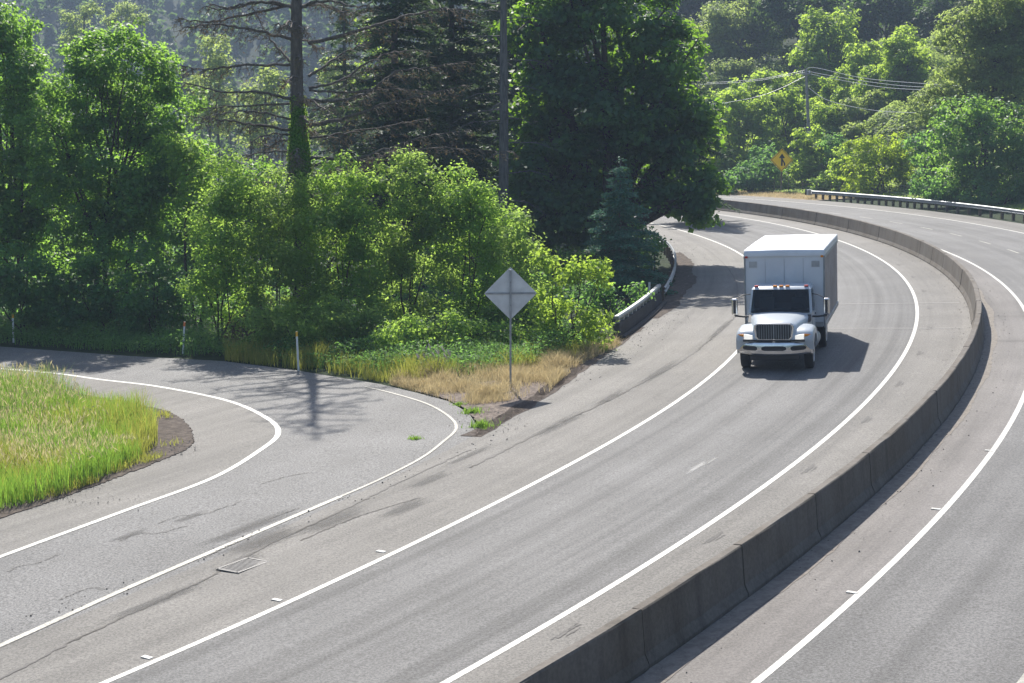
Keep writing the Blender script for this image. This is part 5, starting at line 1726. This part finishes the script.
    for i, (lab, Y, bx, bl, mat, leaf, r0, st) in enumerate(sp):
        if Y > 112: bl = [(x, y, a * 1.18, c * 1.18) for x, y, a, c in bl]
        low = max(q[1] + .8 * q[3] for q in bl); Y = min(Y, hit_Y(bx, low) + 1.0)
        nm = 'shrub' if any(w in lab for w in ('bush behind', 'shrub', 'bush right', 'bramble', 'bush at')) else 'hillside_tree'
        T(nm, lab, Y, bx, bl, leaf, 6.5 if Y > 150 else 3.8, mat, r0, stems=st, cat='shrub' if nm == 'shrub' else 'tree', group=gh, seed=60 + i, twig=leaf * 1.4, per=7, lumps=22, jig=1.4, hollow=.45)
    rnd = random.Random(12)
    for i, (x, y, w, Y) in enumerate([(800, 172, 15, 172), (838, 108, 14, 184), (858, 118, 15, 180), (876, 118, 15, 176), (898, 118, 15, 172), (912, 104, 14, 178), (866, 134, 16, 166), (892, 134, 15, 164),
                                      (914, 126, 15, 164), (848, 92, 13, 190), (760, 182, 14, 174), (786, 184, 13, 171), (926, 142, 13, 158), (936, 128, 13, 160), (822, 186, 13, 166), (708, 140, 14, 186)]):
        Y = hit_Y(x, y + .55 * w)
        T('slope_bush', 'rounded green bush among the brambles on the slope beyond the fence', Y, x, [(x, y, w, w * .8), (x + rnd.uniform(-8, 8), y + 6, w * .8, w * .6)], .30, 6.0, ('lf_hill', 'lf_bramble', 'lf_olive')[i % 3], .1, stems=2, cat='bush',
          group='rounded bushes among the brambles', seed=300 + i, twig=.42, per=7, lumps=18, hollow=.45, part=('stems', 'crown'))
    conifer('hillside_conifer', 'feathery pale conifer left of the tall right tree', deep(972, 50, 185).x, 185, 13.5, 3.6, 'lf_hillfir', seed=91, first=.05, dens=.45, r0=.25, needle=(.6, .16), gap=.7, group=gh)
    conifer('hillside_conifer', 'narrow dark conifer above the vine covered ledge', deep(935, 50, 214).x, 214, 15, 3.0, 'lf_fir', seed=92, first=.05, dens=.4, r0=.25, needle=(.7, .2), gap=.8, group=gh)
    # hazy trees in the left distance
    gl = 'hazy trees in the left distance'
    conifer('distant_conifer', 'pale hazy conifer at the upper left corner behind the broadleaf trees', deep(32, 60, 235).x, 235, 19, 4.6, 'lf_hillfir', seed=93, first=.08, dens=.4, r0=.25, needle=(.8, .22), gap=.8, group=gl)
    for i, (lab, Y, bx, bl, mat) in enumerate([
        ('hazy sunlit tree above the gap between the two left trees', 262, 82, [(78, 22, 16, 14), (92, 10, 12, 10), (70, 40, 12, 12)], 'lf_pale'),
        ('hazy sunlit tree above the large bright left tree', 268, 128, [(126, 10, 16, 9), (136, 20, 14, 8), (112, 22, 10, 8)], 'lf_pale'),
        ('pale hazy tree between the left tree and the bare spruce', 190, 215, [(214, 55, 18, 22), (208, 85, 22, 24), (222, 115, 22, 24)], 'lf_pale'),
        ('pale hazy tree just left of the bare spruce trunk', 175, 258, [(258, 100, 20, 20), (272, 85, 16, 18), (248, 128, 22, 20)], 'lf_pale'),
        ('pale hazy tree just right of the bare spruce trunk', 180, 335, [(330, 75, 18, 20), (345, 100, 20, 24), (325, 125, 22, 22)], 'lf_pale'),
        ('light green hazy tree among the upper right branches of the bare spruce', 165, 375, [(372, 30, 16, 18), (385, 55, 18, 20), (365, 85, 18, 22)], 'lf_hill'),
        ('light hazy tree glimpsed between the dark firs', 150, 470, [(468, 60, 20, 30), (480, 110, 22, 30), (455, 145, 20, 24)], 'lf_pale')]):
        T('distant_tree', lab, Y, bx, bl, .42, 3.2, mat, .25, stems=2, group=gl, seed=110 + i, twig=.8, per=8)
    # thicket and slope cover
    r = np.random.default_rng(77)
    n = 210000
    t = r.uniform(-4, 34, n); rr = 152.9 + 58 * r.random(n) ** 1.15
    x = CX + rr * np.cos(np.radians(t)); y = CY + rr * np.sin(np.radians(t))
    k = x > 8
    x, y = x[k], y[k]; n = len(x)

    def mound(x, y):
        return (vnoise(x, y, 6.5, 71) ** 2 * 3.6 + vnoise(x, y, 2.4, 72) * .8 + vnoise(x, y, .9, 74) * .35) * np.clip((np.hypot(x - CX, y - CY) - 155.5) / 14, .04, 1)
    mh = mound(x, y)
    gx = (mound(x + .4, y) - mh) / .4; gy = (mound(x, y + .4) - mh) / .4
    z = ground_z(x, y) + mh * (1 - .45 * r.random(n) ** 2) + .1
    P = np.stack([x, y, z], 1)
    N = unit(np.stack([-gx, -gy, np.ones(n)], 1) + r.normal(size=(n, 3)) * .3)
    L = .25 + .18 * r.random(n)
    V = leaf_quads(P, N, L, L * .8, r)
    o = link('brambles', quads_mesh('brambles', V, np.arange(4 * n).reshape(-1, 4)), M['lf_bramble'])
    tag(o, 'bramble thicket covering the slope beyond the guardrail', 'brambles', kind='stuff')
    # undergrowth of the wood behind the bushes
    n = 42000
    poly = [(-60, 64), (-30, 66), (-8, 66), (2, 62), (6.2, 72), (7.4, 84), (8.2, 100), (6, 124), (-10, 150), (-60, 150)]
    x, y = scatter(poly, n, r)
    z = ground_z(x, y) + (.3 + 2.2 * vnoise(x, y, 3, 73) ** 2) * r.random(n)
    P = np.stack([x, y, z], 1)
    N = unit(np.array([0, -.2, .8]) + r.normal(size=(n, 3)) * .55)
    L = .22 + .18 * r.random(n)
    o = link('undergrowth', quads_mesh('undergrowth', leaf_quads(P, N, L, L * .7, r), np.arange(4 * n).reshape(-1, 4)), M['lf_shrub'])
    tag(o, 'shady undergrowth of the wood behind the bushes', 'undergrowth', kind='stuff')
    # far wood as one mass
    V, tube = [], MB()
    random.seed(5)
    placed = 0
    while placed < 1400:
        a = random.uniform(-26, 25)
        ridge = 380 <= placed < 1210
        d = random.uniform(440, 730) if ridge else random.uniform(205, 420)
        if placed >= 1210: a, d = random.uniform(5, 22), random.uniform(218, 300)
        x, y = d * math.sin(R(a)), d * math.cos(R(a))
        q = math.hypot(x - CX, y - CY)
        if q < 180 or x > 110 and q < 205: continue
        if x > 18 and d < 258: continue
        z = zg(x, y)
        h = random.uniform(9, 17) * (1.7 if ridge else 1); w = h * random.uniform(.20, .30)
        con = random.random() < .45
        tube.tube([(x, y, z - .3), (x, y, z + h * .7)], [.25, .1], 5, False)
        m = int(420 if d < 300 else 260 if d < 430 else 170)
        if con:
            f = r.random(m) ** .7
            rr = w * .85 * (1 - f) + .2
            aa = r.random(m) * 6.283
            P = np.stack([x + np.cos(aa) * rr, y + np.sin(aa) * rr, z + h * .1 + f * h], 1) + r.normal(size=(m, 3)) * .25
            O = np.stack([np.cos(aa), np.sin(aa), np.full(m, .3)], 1)
        else:
            bl = []
            for k in range(4):
                bl.append(((x + random.uniform(-.5, .5) * w, y + random.uniform(-.5, .5) * w, z + h * random.uniform(.45, .85)), (w * .8, w * .8, h * .22)))
            P, O = crown_points(bl, .9, m * .9 * .36 / 4 / (math.pi * w * .8 * h * .22) * .81, r, .6, 7, 6)
        nn = len(P)
        N = unit(O * .6 + [0, 0, .6] + r.normal(size=(nn, 3)) * .5)
        L = (.70 + .5 * r.random(nn)) * (1 if d < 300 else 1.5 if d < 430 else 3.0)
        V.append(leaf_quads(P, N, L, L * .7, r))
        placed += 1
    V = np.concatenate(V)
    o = link('distant_forest', quads_mesh('distant_forest', V, np.arange(len(V)).reshape(-1, 4)), M['lf_forest'])
    tag(o, 'hazy forest covering the hills behind everything', 'forest', kind='stuff')
    t = tube.build('forest_trunks', M['bark'], o)


def build_vegetation():
    build_grass()
    build_left_trees()
    dead_spruce()
    build_hill_trees()



def build_light():
    w = bpy.data.worlds.new('World'); scene.world = w
    w.use_nodes = True
    nt = w.node_tree
    bg = nt.nodes['Background']
    sky = nt.nodes.new('ShaderNodeTexSky')
    sky.sky_type = 'NISHITA'
    sky.sun_disc = False
    sky.sun_elevation = SUN_EL
    sky.sun_rotation = SUN_AZ
    sky.air_density = 1.0; sky.dust_density = 1.2
    nt.links.new(sky.outputs[0], bg.inputs['Color'])
    bg.inputs['Strength'].default_value = .098
    L = bpy.data.lights.new('sun', 'SUN')
    L.energy = 4.6; L.angle = R(.53); L.color = (1, .945, .86)
    o = bpy.data.objects.new('sun', L); COL.objects.link(o)
    d = Vector((math.sin(SUN_AZ) * math.cos(SUN_EL), math.cos(SUN_AZ) * math.cos(SUN_EL), math.sin(SUN_EL)))
    o.rotation_euler = d.to_track_quat('Z', 'Y').to_euler()
    o.location = d * 200


def build_haze():
    mb = MB()
    x0, x1, y0, y1, z0, z1 = -710, 710, -130, 1010, -6, 128
    mb.box(((x0 + x1) / 2, (y0 + y1) / 2, (z0 + z1) / 2), (x1 - x0, y1 - y0, z1 - z0))
    m = bpy.data.materials.new('haze'); m.use_nodes = True
    nt = m.node_tree
    nt.nodes.remove(nt.nodes['Principled BSDF'])
    v = nt.nodes.new('ShaderNodeVolumePrincipled')
    v.inputs['Color'].default_value = (.62, .76, 1, 1)
    v.inputs['Density'].default_value = HAZE
    v.inputs['Anisotropy'].default_value = 0.0
    nt.links.new(v.outputs[0], nt.nodes['Material Output'].inputs['Volume'])
    o = mb.build('haze', m)
    tag(o, 'thin bluish summer haze over the whole valley', 'haze', kind='stuff')


def build_camera():
    c = bpy.data.cameras.new('camera')
    c.sensor_width = 36; c.lens = 36 * F / 1024
    c.clip_start = .5; c.clip_end = 3000
    o = bpy.data.objects.new('camera', c); COL.objects.link(o)
    o.location = (0, 0, H); o.rotation_euler = (math.pi / 2 - PIT, 0, 0)
    scene.camera = o


HAZE = .0004
build_ground()
build_roads()
build_pebbles()
build_barrier()
build_guardrails()
build_signs()
build_utility()
build_truck()
build_vegetation()
build_light()
if HAZE: build_haze()
build_camera()
scene.render.resolution_x, scene.render.resolution_y = 1024, 683
vs = scene.view_settings
vs.view_transform = 'Standard'; vs.look = 'None'; vs.gamma = 1; vs.exposure = .95
vs.use_curve_mapping = False
cy = scene.cycles
cy.max_bounces = 7; cy.diffuse_bounces = 3; cy.glossy_bounces = 3; cy.transmission_bounces = 4; cy.transparent_max_bounces = 8; cy.volume_bounces = 1
cy.use_denoising = True
cy.sample_clamp_indirect = 6
